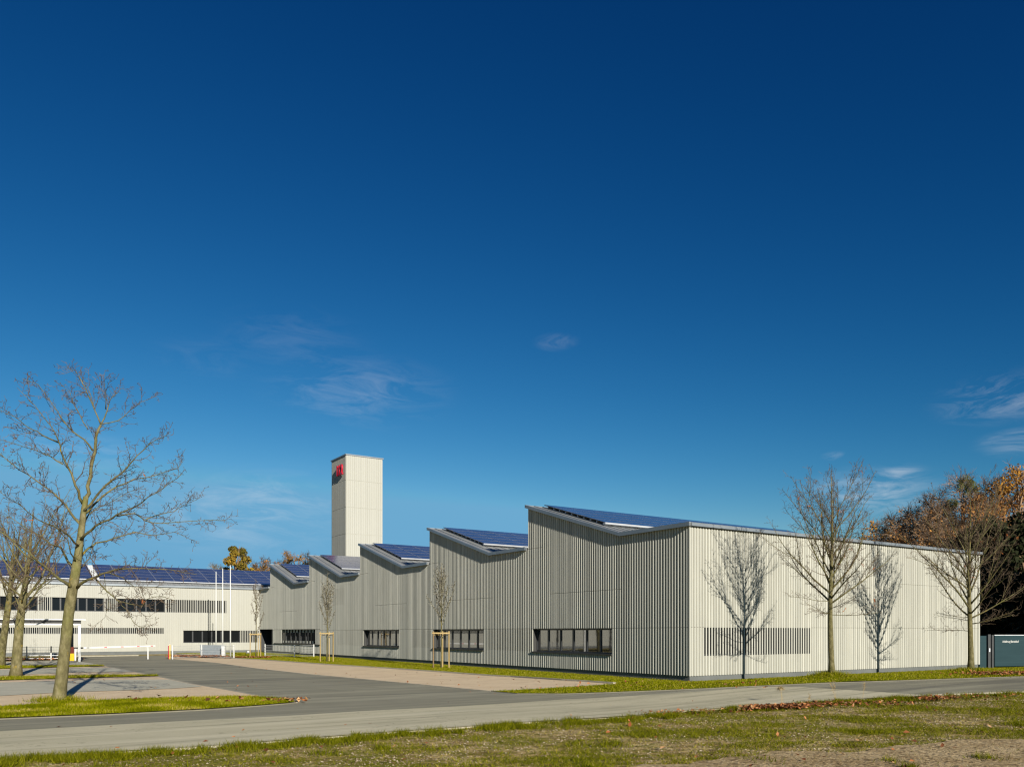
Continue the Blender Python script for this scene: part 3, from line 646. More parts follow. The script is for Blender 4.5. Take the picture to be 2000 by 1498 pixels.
def left_tree():
    rnd = random.Random(11); Y = 24.0; b = gp(115, 1370); Y = b.y
    root = empty('bare_tree', (b.x, b.y, g(b.x, b.y)), 0, label='large bare leaning tree with yellow lichen on its trunk, foreground left verge', cat='tree')
    def L3(seq, dep, r0, r1, trunk=None):
        n = len(seq); pts = []
        for i, (x, y) in enumerate(seq):
            f = i/(n-1); pts.append(at(x, y, Y+dep[0]+(dep[1]-dep[0])*f**.9)-Vector((b.x, b.y, 0)))
        # resample with small wobble
        out = []; 
        for i in range(n-1):
            for k in range(2): out.append(pts[i].lerp(pts[i+1], k/2)+Vector((rnd.gauss(0, .012), rnd.gauss(0, .03), rnd.gauss(0, .012))))
        out.append(pts[-1]); m_ = len(out)
        return out, [(r0+(r1-r0)*(i/(m_-1))**.7)*.82 for i in range(m_)]
    trunk = []
    tp = [(114, 1378), (116, 1360), (119, 1335), (122, 1310), (128, 1255), (134, 1200), (141, 1155), (148, 1115), (154, 1075), (159, 1035), (164, 995), (168, 970)]
    rr = [.25, .19, .172, .162, .152, .145, .138, .13, .11, .092, .08, .07]
    tpts = [at(x, y, Y)-Vector((b.x, b.y, 0)) for x, y in tp]
    wood = MB(); twigs = MB(); lv = []
    sp, sr = [], []
    for i in range(len(tpts)-1):
        for k in range(3):
            f = k/3; sp.append(tpts[i].lerp(tpts[i+1], f)); sr.append((rr[i]*(1-f)+rr[i+1]*f)*rnd.uniform(.97, 1.03))
    sp.append(tpts[-1]); sr.append(rr[-1])
    wood.tube(sp, sr, 14)
    limbs = [
     L3([(167, 975), (172, 950), (178, 910), (183, 880), (190, 852), (197, 830)], (0, .3), .075, .04),
     L3([(197, 830), (208, 800), (216, 780), (230, 768), (243, 756)], (.3, 1.2), .028, .006),
     L3([(207, 800), (207, 775), (205, 750), (203, 730)], (.4, -.3), .018, .005),
     L3([(197, 830), (184, 803), (172, 770), (160, 745), (148, 724), (124, 716)], (.3, -.4), .03, .005),
     L3([(185, 805), (178, 775), (166, 748), (160, 735)], (.2, .9), .018, .005),
     L3([(199, 829), (232, 822), (255, 803), (275, 785), (302, 775)], (.3, 1.0), .022, .005),
     L3([(183, 880), (165, 857), (140, 840), (124, 822), (100, 785), (75, 752), (43, 739)], (.2, -1.2), .035, .006),
     L3([(172, 838), (158, 815), (145, 790), (135, 765), (115, 748)], (.2, 1.6), .022, .005),
     L3([(163, 985), (152, 960), (144, 938), (130, 910), (121, 882), (115, 862), (100, 832), (70, 795), (33, 757)], (0, -1.6), .06, .006),
     L3([(116, 865), (85, 850), (60, 838), (30, 815), (-5, 798)], (-1.0, -2.6), .03, .006),
     L3([(122, 905), (98, 893), (70, 880), (30, 865), (-10, 858)], (-.8, .4), .028, .006),
     L3([(157, 1022), (140, 1002), (115, 972), (95, 957), (68, 935), (38, 918), (0, 886), (-30, 870)], (0, 1.8), .055, .007),
     L3([(166, 1000), (188, 966), (210, 945), (238, 923), (260, 900), (280, 878), (305, 860), (333, 846)], (0, -1.3), .05, .006),
     L3([(170, 1003), (200, 968), (230, 950), (262, 936), (300, 930), (345, 915), (358, 900)], (0, 1.8), .045, .006),
     L3([(157, 1055), (178, 1035), (200, 1020), (228, 1007), (262, 992), (290, 970), (330, 945), (356, 925)], (0, -2.2), .055, .007),
     L3([(228, 1007), (262, 1002), (284, 1015), (315, 1022), (370, 1018), (420, 1013), (440, 1016)], (-1, -.4), .03, .005),
     L3([(284, 1014), (310, 1004), (340, 998), (370, 982), (395, 970)], (-.8, .8), .024, .005),
     L3([(152, 1092), (168, 1072), (190, 1060), (222, 1052), (262, 1040), (300, 1046), (345, 1040), (390, 1062)], (0, 2.4), .05, .006),
     L3([(151, 1147), (164, 1136), (178, 1130), (200, 1121), (226, 1112), (262, 1110), (300, 1112), (340, 1114), (385, 1122)], (0, -1.8), .062, .007),
     L3([(184, 1128), (207, 1153), (232, 1175), (255, 1180), (276, 1182), (287, 1170), (312, 1164), (340, 1172)], (-.3, -1.6), .03, .006),
     L3([(233, 1175), (248, 1190), (262, 1214), (278, 1226), (290, 1218)], (-.8, -1.2), .014, .004),
     L3([(212, 1117), (240, 1128), (262, 1145), (300, 1145), (340, 1152)], (-.5, 1.0), .022, .005),
     L3([(205, 1120), (209, 1150), (211, 1185), (205, 1205), (186, 1220)], (-.5, .5), .013, .004),
     L3([(142, 1148), (128, 1138), (105, 1122), (90, 1106), (74, 1098), (56, 1077), (25, 1055), (-10, 1030), (-40, 1015)], (0, -2.4), .07, .008),
     L3([(145, 1110), (134, 1098), (120, 1070), (100, 1062), (82, 1050), (55, 1034), (20, 1010), (-10, 1004)], (0, 2.6), .06, .007),
     L3([(104, 1120), (80, 1128), (50, 1125), (20, 1132), (-10, 1128)], (-.8, .8), .022, .005),
     L3([(160, 1030), (172, 1005), (192, 990), (208, 985), (250, 960), (270, 955)], (0, 3.2), .035, .006),
     L3([(155, 1068), (138, 1048), (108, 1028), (75, 1015), (40, 985), (0, 960)], (0, -3.2), .045, .006),
     L3([(146, 1125), (160, 1105), (175, 1090), (182, 1060), (186, 1030)], (0, 1.6), .03, .006),
     L3([(150, 1100), (140, 1080), (128, 1055), (112, 1030), (100, 1000)], (0, -1.8), .03, .006),
    ]
    dress(limbs, wood, twigs, rnd, sub_gap=.15, sub_len=(.3, .88), tw_gap=.09, tw_len=(.08, .26), start=.22, up=.04, bud=.6, leaves=lv, leaf_p=.004, rmin=.0048)
    wood.build('trunk', M['barkyellow'], root, smooth=True); twigs.build('crown', M['twig'], root)
    leafmesh(lv, .08, M['deadleaf'], 'leaf', root, rnd)
left_tree()

def vase_tree(px, base, hgt, fork, crown_w, label, seed, r0=.15, nl=13, leafp=.004, group=None, lean=(0, 0), gap=.26, matb='bark', tone='twig', yo=0, rmin=.0042, zb=None):
    rnd = random.Random(seed)
    z0 = (g(base.x, base.y)+.03) if zb is None else zb
    root = empty('bare_tree', (base.x, base.y, z0), 0, label=label, cat='tree', group=group)
    wood, twigs, lv = MB(), MB(), []
    n = 14; pts = []; rad = []
    lx, ly = lean
    for i in range(n+1):
        f = i/n; z = f*hgt; k = min(1, z/fork)
        pts.append(Vector((lx*f+math.sin(f*7+seed)*.04, ly*f+math.cos(f*6+seed)*.04, z-.05)))
        rad.append((r0*(1.28 if i == 0 else 1)*(1-.28*k) if z < fork else r0*.68*(1-(z-fork)/(hgt-fork))**1.1+.007))
    # more rings low down
    wood.tube(pts, rad, 12)
    limbs = []
    for i in range(nl):
        f0 = fork/hgt+(i/nl)**1.25*(.80-fork/hgt)*.95
        p, d, r = sample(pts, rad, min(.97, f0))
        az = i*2.4+rnd.uniform(-.5, .5); rem = 1-(f0-fork/hgt)/(1-fork/hgt)
        inc = rnd.uniform(.58, .9) if i > 2 else rnd.uniform(.85, 1.15)
        ln = crown_w/2/math.sin(inc)*(.40+.72*rem)*rnd.uniform(.85, 1.1)
        dd = Vector((math.cos(az)*math.sin(inc), math.sin(az)*math.sin(inc), math.cos(inc)))
        lp, lr = branch_poly(p, dd, ln, min(r*.5, .011+ln*.0095), .006, 8, .07, .055, rnd)
        limbs.append((lp, lr))
        for q in range(2):
            p2, d2, r2 = sample(lp, lr, rnd.uniform(.25, .6)); d3 = perp_dir(d2, rnd.uniform(.4, .7), rnd); d3.z += .15
            limbs.append(branch_poly(p2, d3, ln*rnd.uniform(.35, .55), r2*.6, .005, 6, .08, .05, rnd))
    limbs.append((pts[-5:], rad[-5:]))
    # thin drooping low branches under the fork
    for i in range(5):
        p, d, r = sample(pts, rad, (fork-.3+rnd.uniform(-.25, .5))/hgt); az = rnd.uniform(0, 6.3)
        limbs.append(branch_poly(p, Vector((math.cos(az), math.sin(az), rnd.uniform(-.1, .25))), rnd.uniform(1.0, 1.9)*crown_w/4.6, .014, .005, 6, .12, .03, rnd))
    dress(limbs, wood, twigs, rnd, sub_gap=gap, sub_len=(.25, .85), tw_gap=.12, tw_len=(.08, .26), start=.12, up=.07, ang=(.4, .85), bud=.4, leaves=lv, leaf_p=leafp, rmin=rmin)
    wood.build('trunk', M[matb], root, smooth=True); twigs.build('crown', M[tone], root)
    if lv: leafmesh(lv, .085, M['deadleaf'], 'leaf', root, rnd)
    return root
Gt = 'bare street trees in front of the hall'
b1 = Vector((12.03, 31.0)); vase_tree(1624, b1, 7.75, 2.72, 4.5, 'bare street tree standing right of the slatted window, nearer to the hall corner', 3, r0=.112, nl=22, gap=.2, group=Gt, zb=g(b1.x, b1.y)+.17)
b2 = Vector((20.2, 36.3)); vase_tree(1893, b2, 7.9, 2.35, 5.4, 'bare street tree beside the grey gate at the far end of the hall', 8, r0=.135, nl=22, gap=.2, group=Gt, leafp=.008, zb=g(b2.x, b2.y)+.07)
Gl = 'bare trees on the parking strips'
b3 = gp(30, 1320); vase_tree(30, b3, 7.6, 3.0, 6.2, 'bare tree with pale trunk on the middle parking strip, behind the large leaning tree', 21, r0=.24, nl=14, lean=(.8, 0), group=Gl, leafp=.006, gap=.3, matb='barkyellow', rmin=.005)
b4 = gp(2, 1300); vase_tree(2, b4, 8.4, 3.6, 6.5, 'bare tree at the left edge of the photo on the far parking strip', 29, r0=.24, nl=14, lean=(.9, 0), group=Gl, leafp=.005, gap=.34, rmin=.006)

def sapling(px, py, hgt, fork, w_, seed, label, dense, rmin, tone):
    rnd = random.Random(seed); b = gp(px, py)
    root = empty('sapling', (b.x, b.y, g(b.x, b.y)+.02), 0, label=label, cat='young tree', group='staked saplings along the hall')
    wood, twigs, bd = MB(), MB(), MB()
    pts = [Vector((math.sin(i*.9+seed)*.02, math.cos(i+seed)*.02, hgt*i/10)) for i in range(11)]; rad = [.045*(1-i/10)+.008 for i in range(11)]
    limbs = [(pts[-4:], rad[-4:])]; wood.tube(pts, rad, 8)
    n = dense
    for i in range(n):
        z = fork+(hgt-fork)*.75*i/n; p, d, r = sample(pts, rad, z/hgt); az = i*2.4; inc = rnd.uniform(.32, .6)
        ln = w_/2/math.sin(inc)*(1.0-.55*i/n)*rnd.uniform(.8, 1.1)
        limbs.append(branch_poly(p, Vector((math.cos(az)*math.sin(inc), math.sin(az)*math.sin(inc), math.cos(inc))), ln, .014, rmin*1.2, 6, .07, .08, rnd))
    dress(limbs, wood, twigs, rnd, sub_gap=.15, sub_len=(.15, .5), tw_gap=.07, tw_len=(.04, .14), start=.1, up=.1, ang=(.3, .6), bud=1.5, rmin=rmin)
    wood.build('trunk', M['bark'], root, smooth=True); twigs.build('crown', M[tone], root)
    return b
def stakes(b, half, h, label, thick=.034, dark=False):
    root = empty('tree_stake_frame', (b.x, b.y, g(b.x, b.y)+.02), ANG-R(33), label=label, cat='tree stakes', group='timber stake frames round the saplings')
    for i, (dx, dy) in enumerate(((-half, -.15), (half, -.15), (.03, .55*half+.25))):
        m_ = MB(); m_.bar((dx, dy, -.2), (dx*1.0, dy, h), thick, 8); m_.bar((dx, dy, h), (dx, dy, h+.012), thick*.8, 8)
        m_.build('stake', M['stakedark'] if (dark and i == 0) else M['stake'], root, smooth=False)
    c = MB()
    c.box((-half-.06, -.15-thick-.03, h-.14), (half+.06, -.15-thick-.003, h-.06))
    c.bar((-half, -.15, h-.2), (.03, .55*half+.25, h-.2), .022, 6); c.bar((half, -.15, h-.2), (.03, .55*half+.25, h-.2), .022, 6)
    c.build('crossbar', M['stake'], root)
    t_ = MB(); t_.bar((-.05, -.12, h-.35), (.05, -.12, h-.22), .03, 6); t_.build('tree_tie', M['frame'], root)
bA = sapling(500, 1284, 6.2, 2.0, 1.6, 41, 'thin leafless sapling in front of the wing corner, farthest of the staked saplings', 10, .0065, 'twig')
stakes(bA, .42, 1.95, 'timber stake frame round the sapling near the entrance, farthest along the lawn')
bB = sapling(639, 1292, 6.0, 2.1, 1.75, 42, 'bushy grey sapling in front of the hall at the wire fence end', 20, .0072, 'twigpale')
stakes(bB, .44, 2.02, 'timber stake frame round the middle sapling beside the wire fence end')
bC = sapling(862, 1304, 5.9, 2.3, 1.7, 43, 'bushy grey sapling nearest the camera in front of the second window of the hall', 20, .0064, 'twigpale')
stakes(bC, .44, 2.05, 'timber stake frame with one dark stake round the nearest sapling', thick=.038, dark=True)

# leafy background trees
def leafy(x, y, hgt, cw, label, seed, m, name, n=9000, size=.22, base=.25, shape=.8, group=None, twigm='twigdark', bare=.0, clumps=26, cat='tree', trunk_r=.25):
    rnd = random.Random(seed); rg = np.random.default_rng(seed)
    root = empty(name, (x, y, 0), 0, label=label, cat=cat, group=group)
    wood, tw = MB(), MB()
    pts = [Vector((rnd.gauss(0, .08)*i*.3, rnd.gauss(0, .08)*i*.3, hgt*.95*i/8)) for i in range(9)]; rad = [trunk_r*(1-i/8)**.9+.03 for i in range(9)]
    wood.tube(pts, rad, 8); cen = []
    for i in range(clumps):
        f = base+(.93-base)*(i+.5)/clumps; az = i*2.4+rnd.uniform(-.4, .4)
        prof = math.sin(math.pi*min(1, (f-base)/(1-base)*.86+.14))**shape
        rr_ = cw/2*prof*rnd.uniform(.45, .95)
        c = Vector((math.cos(az)*rr_, math.sin(az)*rr_, hgt*f)); cen.append((c, cw*.5*rnd.uniform(.2, .36)))
        p, d, r = sample(pts, rad, max(.12, f*.75)); mid = p.lerp(c, .5)+Vector((0, 0, .1*cw)) 
        wood.tube([p, mid, c], [min(r*.6, .12), .06, .025], 5)
        for _ in range(int(6+18*bare)):
            d2 = Vector((rnd.gauss(0, 1), rnd.gauss(0, 1), rnd.gauss(.5, .8))).normalized(); ln = cw*.5*rnd.uniform(.2, .42)
            bp, br = branch_poly(c, d2, ln, .03, .011, 4, .18, .06, rnd); tw.tube(bp, br, 3)
            for _ in range(int(2+5*bare)):
                p3, d3, _r = sample(bp, br, rnd.uniform(.3, 1)); tp, tr_ = branch_poly(p3, perp_dir(d3, .7, rnd), ln*.4, .012, .008, 2, .2, .05, rnd); tw.tube(tp, tr_, 3)
    wood.build('trunk', M['twigdark'] if twigm == 'twigdark' else M['bark'], root, smooth=True); tw.build('branches', M[twigm], root)
    if n:
        k = rg.integers(0, clumps, n); cc = np.array([c for c, _ in cen])[k]; rr2 = np.array([r for _, r in cen])[k]
        v = rg.normal(size=(n, 3)); v /= np.linalg.norm(v, axis=1)[:, None]
        q = cc+v*(rr2*rg.random(n)**.45)[:, None]*np.array([1, 1, .8])
        a = rg.normal(size=(n, 3)); a /= np.linalg.norm(a, axis=1)[:, None]; b = np.cross(a, rg.normal(size=(n, 3))); b /= np.linalg.norm(b, axis=1)[:, None]
        sz = (size*(.5+rg.random(n)))[:, None]
        vs = np.stack([q-a*sz*.5, q+b*sz*.4, q+a*sz*.5, q-b*sz*.4], 1).reshape(-1, 3)
        ct = rg.random(clumps)
        tn = np.repeat(np.clip(.5*ct[k]+.5*rg.random(n), 0, 1), 4)
        npmesh('crown', vs, np.arange(4*n).reshape(n, 4), M[m], root, tone=tn)
    return root
def wx(px, Y): return (px-1000)/F*Y
def hz(py, Y): return CAMH+(HZ-py)/F*Y
G1 = 'autumn trees showing above the roofs'
leafy(wx(463, 125), 125, hz(1056, 125), 5.6, 'golden green autumn tree rising above the wing roof beside the flagpoles', 51, 'autumngreen', 'autumn_tree', n=11000, size=.28, base=.3, group=G1, bare=.1)
leafy(wx(575, 130), 130, hz(1072, 130), 6.5, 'rusty brown autumn tree left of the tower, above the first sawtooth', 52, 'autumn', 'autumn_tree', n=2600, size=.24, base=.3, group=G1, bare=.8)
leafy(wx(528, 132), 132, hz(1085, 132), 6.5, 'half bare brown tree between the golden tree and the tower', 53, 'rust', 'autumn_tree', n=1500, size=.22, base=.3, group=G1, bare=1, twigm='twig')
leafy(wx(505, 128), 128, hz(1092, 128), 5, 'low brownish tree just right of the golden tree', 54, 'autumn', 'autumn_tree', n=1400, size=.22, base=.3, group=G1, bare=.8, twigm='twig')
leafy(wx(612, 134), 134, hz(1076, 134), 6, 'bare pale brown tree directly left of the tower', 55, 'rust', 'autumn_tree', n=500, size=.2, base=.3, group=G1, bare=1, twigm='twig')
leafy(wx(425, 128), 128, hz(1094, 128), 4, 'small bare tree left of the golden tree behind the flagpoles', 56, 'rust', 'autumn_tree', n=250, size=.2, base=.3, group=G1, bare=1, twigm='twigpale')
G2 = 'woodland trees behind the hall'
spec = [(1992, 895, 76, 8.5, 'autumn', 8000, .3, 'tall golden brown tree at the right edge of the photo, topmost of the wood', .15),
        (1960, 925, 78, 8, 'rust', 7500, .6, 'dense rust brown tree behind the street tree by the gate', .15),
        (1918, 950, 74, 7, 'rust', 5200, .6, 'rust brown tree left of the densest one, with mistletoe', .5),
        (1880, 918, 80, 9, 'rust', 350, 1, 'tall almost bare tree in the wood, its twigs against the sky', 1),
        (1835, 982, 76, 8, 'rust', 1700, 1, 'bare reddish tree in the wood above the far end of the hall roof', 1),
        (1785, 985, 82, 8, 'rust', 1900, 1, 'round bare brown tree above the hall roof, between the two street trees', 1),
        (1818, 962, 84, 8, 'rust', 1500, 1, 'tall thin bare tree in the wood left of the tallest bare one', 1),
        (1750, 1000, 88, 7, 'rust', 1200, 1, 'bare brown tree far back in the wood above the hall roof', 1),
        (1712, 1010, 84, 6.5, 'autumn', 2600, 1, 'small reddish tree peeping over the hall roof behind the nearer street tree', .6),
        (1755, 1035, 78, 6, 'rust', 1800, 1, 'low brown tree over the hall roof left of the round bare tree', 1),
        (1860, 1030, 70, 8, 'rust', 3600, 1, 'low dense brown tree just behind the far end of the hall', .9),
        (1945, 1010, 66, 8, 'shadeleaf', 12000, 1, 'tree with leaves coloured dark as shade behind the grey gate', .3),
        (2010, 1000, 66, 9, 'shadeleaf', 12000, 1, 'tree with leaves coloured dark as shade at the right edge behind the gate', .3),
        (1985, 1130, 60, 6, 'shadeleaf', 9000, 1, 'low thicket with leaves coloured dark as shade directly behind the gate', .2),
        (1935, 1120, 62, 6, 'shadeleaf', 9000, 1, 'low bush with leaves coloured dark as shade beside the end wall of the hall', .2),
        (2060, 1100, 62, 7, 'shadeleaf', 9000, 1, 'low bush with leaves coloured dark as shade beyond the right end of the gate', .2)]
for i, (px, py, Y, cw, m, n, _q, lab, br) in enumerate(spec):
    low = m == 'shadeleaf'
    leafy(wx(px, Y), Y, hz(py, Y), cw, lab, 60+i, m, 'woodland_tree', n=int(n*1.7) if not low else n, size=.17 if not low else .3, base=.04 if low else .16, group=G2, bare=br, clumps=34, shape=.5 if low else .8,
          twigm='twigdark' if m != 'autumn' else 'twigdark')
# mistletoe balls in the bare tree
for (px, py, r) in ((1886, 944, .75), (1897, 956, .7), (1859, 985, .5)):
    Y = 76; c = Vector((wx(px, Y), Y, hz(py, Y))); mb = MB()
    for _ in range(500):
        v = Vector((random.gauss(0, 1), random.gauss(0, 1), random.gauss(0, 1))).normalized(); q = v*r*random.random()**.4; a = v.orthogonal().normalized(); mb.tone = random.random()
        mb.add([q-a*.09, q+v*.12, q+a*.09], [(0, 1, 2)])
    o = mb.build('mistletoe', M['mistle'], label={0: 'uppermost ball of mistletoe in the tall bare woodland tree', 1: 'ball of mistletoe just below and right of the uppermost one', 2: 'smallest and lowest ball of mistletoe in the wood'}[[1886, 1897, 1859].index(px)], cat='mistletoe', group='mistletoe balls in the wood')
    o.location = c
# unseen trees added out of frame to the right, to shade the thicket
for i, (x, y, h) in enumerate(((33, 50, 13), (38, 47, 14), (43, 44, 14), (36, 40, 13), (42, 37, 14))):
    leafy(x+6, y, h, 8, 'unseen tree added to cast shade, out of view to the right, %s' % ('closest to the gate', 'second from the gate', 'third from the gate', 'nearest to the road', 'farthest right')[i], 90+i, 'shadeleaf', 'woodland_tree', n=7000, size=.45, base=.05, group='unseen shade trees added on the right', bare=.2, clumps=30, shape=.5)

# ---------------------------------------------------------------- objects
# gate at right
ga = at(1912, 1305, 46.3)
gate = empty('sliding_gate', (ga.x, ga.y, 0), R(8), label='blue grey sliding gate with white lettering at the right end of the hall', cat='gate')
mb = MB(); Hh = 1.84
mb.box((.95, -.03, .10), (9, .03, Hh))
for i in range(14): z = .16+i*.122; mb.box((.97, -.037, z), (8.98, -.032, z+.112))
mb.build('gate_panel', M['gate'], gate)
mb = MB(); mb.box((.0, -.05, 0), (.42, .05, Hh-.02)); mb.build('side_panel', M['gate'], gate)
mb = MB(); mb.box((.50, -.09, 0), (.66, .07, Hh+.06)); mb.build('post', M['frame'], gate)
mb = MB(); mb.box((.74, -.08, 0), (.86, .08, Hh+.03)); mb.build('post', M['frame'], gate)
mb = MB(); mb.box((.93, -.05, Hh), (9.0, .05, Hh+.035)); mb.build('top_rail', M['galv'], gate)
mb = MB(); mb.box((.52, -.13, .92), (.60, -.09, 1.12)); mb.build('handle', M['galv'], gate)
fc = bpy.data.curves.new('lettering', 'FONT'); fc.body = 'Anlieferung Betriebshof'; fc.size = .155; fc.extrude = .002; fc.offset = 0; fc.space_character = .9
fo = bpy.data.objects.new('lettering_text', fc); col.objects.link(fo); bpy.context.view_layer.update()
me = bpy.data.meshes.new_from_object(fo.evaluated_get(bpy.context.evaluated_depsgraph_get())); bpy.data.objects.remove(fo)
me.materials.clear(); me.materials.append(M['white'])
xs = [v.co.x for v in me.vertices]; kx = 1.02/(max(xs)-min(xs))
for v in me.vertices: v.co = (1.42+v.co.x*kx, -.045-v.co.z, 1.44+v.co.y*1.15)
o = bpy.data.objects.new('lettering', me); col.objects.link(o); o.parent = gate

# flagpoles
for i, (px, py, top) in enumerate(((450, 1282, 7.5), (435, 1280.2, 7.45), (422, 1278.2, 7.42))):
    b = gp(px, py)
    r_ = empty('flagpole', (b.x, b.y, 0), 0, label=('tallest looking white flagpole, rightmost of the three', 'middle one of the three white flagpoles', 'leftmost of the three white flagpoles, farthest from the lawn')[i], cat='flagpole', group='white flagpoles in front of the wing')
    m_ = MB(); m_.bar((0, 0, 0), (0, 0, top), .052, 10, .034); m_.build('pole', M['white'], r_, smooth=True)
    m_ = MB(); m_.bar((0, 0, top), (0, 0, top+.09), .045, 10); m_.build('finial', M['galv'], r_)

# low grey wall and white pillar
a = gp(391, 1282.5); b = gp(432, 1283.5)
ang = math.atan2(b.y-a.y, b.x-a.x)
r_ = empty('sign_wall', (a.x, a.y, 0), ang, label='low grey block wall behind the leaf litter, beside the white pillar', cat='wall')
Lw = (b-a).length; m_ = MB(); hw = .93
nb = 8
for j in range(5):
    for i in range(nb):
        x0 = Lw*i/nb; x1 = Lw*(i+1)/nb-.01; m_.box((x0, 0, j*hw/5), (x1, .3, (j+1)*hw/5-.01))
m_.build('blocks', M['grey'], r_); m_ = MB(); m_.box((-.03, -.03, hw), (Lw+.02, .33, hw+.05)); m_.build('coping', M['grey'], r_)
c = gp(436.5, 1284)
r_ = empty('pillar', (c.x, c.y, 0), 0, label='white square pillar at the right end of the low grey wall', cat='pillar')
m_ = MB(); m_.box((-.12, -.12, 0), (.13, .12, .92)); m_.build('shaft', M['white'], r_); m_ = MB(); m_.box((-.14, -.14, .92), (.15, .14, .96)); m_.build('cap', M['white'], r_)

def mesh_fence(px_pts, h, posts, label, group='light wire mesh fences'):
    P_ = [gp(*p) for p in px_pts]; a = P_[0]
    r_ = empty('wire_fence', (a.x, a.y, 0), 0, label=label, cat='fence', group=group)
    w_ = MB()
    for i in range(len(P_)-1):
        p, q = P_[i]-a, P_[i+1]-a; Ln = (q-p).length
        for k in range(5): z = .12+k*(h-.16)/4; w_.bar((p.x, p.y, z), (q.x, q.y, z), .013, 4)
        n = int(Ln/.1)
        for k in range(n): v = p.lerp(q, (k+.5)/n); w_.bar((v.x, v.y, .1), (v.x, v.y, h-.02), .0045, 3)
    w_.build('wire_mesh', M['galv'], r_)
    for p in posts:
        v = gp(*p)-a; m_ = MB(); m_.box((v.x-.035, v.y-.035, 0), (v.x+.035, v.y+.035, h+.03)); m_.build('fence_post', M['white'], r_)
mesh_fence([(337, 1287), (394, 1284.7), (457, 1287)], 1.02, [(337, 1287), (394, 1284), (457, 1286)], 'wire mesh fence with white posts in front of the low grey wall')
mesh_fence([(518, 1281.8), (575, 1284), (613, 1283)], 1.0, [(518, 1281.5), (575, 1283.5), (613, 1282.5)], 'wire mesh fence with white posts in front of the entrance and long office window')
mesh_fence([(-120, 1295), (52, 1289), (134, 1288)], .98, [(-60, 1292), (52, 1289), (100, 1288.5)], 'wire mesh fence behind the parking bays, left of the barrier')

# striped marker posts
for i, (px, py, mm, h) in enumerate(((329.3, 1286.5, 'red', 1.02), (332, 1287, 'yellow', 1.1))):
    b = gp(px, py); r_ = empty('marker_post', (b.x, b.y, 0), 0, label=('red marker post left of the yellow one at the road edge', 'yellow marker post beside the end post of the wire fence')[i], cat='post')
    m_ = MB(); m_.box((-.022, -.022, 0), (.022, .022, h)); m_.build('shaft', M[mm], r_)
    m_ = MB(); m_.box((-.025, -.025, h), (.025, .025, h+.04)); m_.build('cap', M['white'], r_)

# barrier
b = gp(141, 1290); tip = gp(303, 1286)
aV = tip-b; ang = math.atan2(aV.y, aV.x); Lb = aV.length
r_ = empty('road_barrier', (b.x, b.y, 0), ang, label='white barrier boom with red marks across the access road, orange cabinet at its left', cat='barrier')
m_ = MB(); m_.box((-.3, -.18, 0), (.06, .18, .52)); m_.build('cabinet', M['orange'], r_)
m_ = MB(); m_.box((-.27, -.17, .52), (.05, .17, .98)); m_.build('cabinet_hood', M['brownred'], r_)
m_ = MB(); m_.box((.13, -.08, 0), (.24, .08, .85)); m_.build('column', M['white'], r_)
m_ = MB(); m_.box((.06, -.05, .85), (.75, .05, .95)); m_.build('boom_mount', M['frame'], r_)
bm_ = MB(); z0, z1 = .90, .98
bm_.add([(.75, -.03, z0-.06), (.75, .03, z0-.06), (.75, .03, z0+.07), (.75, -.03, z0+.07), (Lb, -.025, z1-.035), (Lb, .025, z1-.035), (Lb, .025, z1+.05), (Lb, -.025, z1+.05)],
        [(0, 1, 2, 3), (4, 7, 6, 5), (0, 4, 5, 1), (1, 5, 6, 2), (2, 6, 7, 3), (3, 7, 4, 0)])
bo = bm_.build('boom', M['white'], r_)
for f in (.03, .27, .5, .73, .93):
    x = .8+(Lb-.8)*f; z = z0+(z1-z0)*f; m_ = MB(); m_.box((x, -.034, z-.02), (x+.2, -.031, z+.03)); m_.build('stripe', M['red'] if f > .1 else M['frame'], bo)
b = gp(289, 1287)
r_ = empty('barrier_rest', (b.x, b.y, 0), 0, label='slim white post carrying the free end of the barrier boom', cat='post')
m_ = MB(); m_.bar((0, 0, 0), (0, 0, .86), .045, 8); m_.build('shaft', M['white'], r_); m_ = MB(); m_.box((-.07, -.06, .86), (.07, .06, .9)); m_.build('fork', M['white'], r_)

# shelter on the left
b = gp(156.5, 1292); tpz = hz(1212, b.y)
r_ = empty('shelter', (b.x, b.y, 0), ANG, label='open flat roofed white shelter behind the parking trees at left', cat='shelter')
m_ = MB(); m_.box((-24, -.55, tpz+.03), (.28, 4.9, tpz+.10)); m_.build('roof', M['white'], r_)
m_ = MB(); m_.box((-24, -.34, tpz-.20), (.02, 4.7, tpz+.028)); m_.build('fascia', M['reveal'], r_)
m_ = MB(); m_.box((-24, -.40, tpz-.30), (-.05, -.30, tpz-.202)); m_.build('beam', M['white'], r_)
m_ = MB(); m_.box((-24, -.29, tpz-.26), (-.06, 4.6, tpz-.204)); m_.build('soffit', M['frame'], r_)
for x, y in ((-.08, -.25), (-7, -.25), (-14, -.25), (-21, -.25), (-.1, 4.2), (-7, 4.2), (-14, 4.2)):
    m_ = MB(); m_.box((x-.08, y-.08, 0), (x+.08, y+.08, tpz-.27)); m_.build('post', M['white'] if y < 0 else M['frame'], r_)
# low back wall of grey boards and a small meter box
a = gp(-150, 1290); 
for (px, py, lab) in ((104, 1283.5, 'small dark box with a white plate by the fence left of the barrier'), (485, 1276, 'small white box at the foot of the wing wall behind the sapling')):
    b = gp(px, py); r_ = empty('meter_box', (b.x, b.y, 0), 0, label=lab, cat='box')
    m_ = MB(); m_.box((-.22, 0, .0), (.22, .2, .34)); m_.build('housing', M['frame'] if px < 200 else M['plinth'], r_)
    m_ = MB(); m_.box((-.09, -.012, .12), (.09, -.002, .27)); m_.build('plate', M['white'], r_)

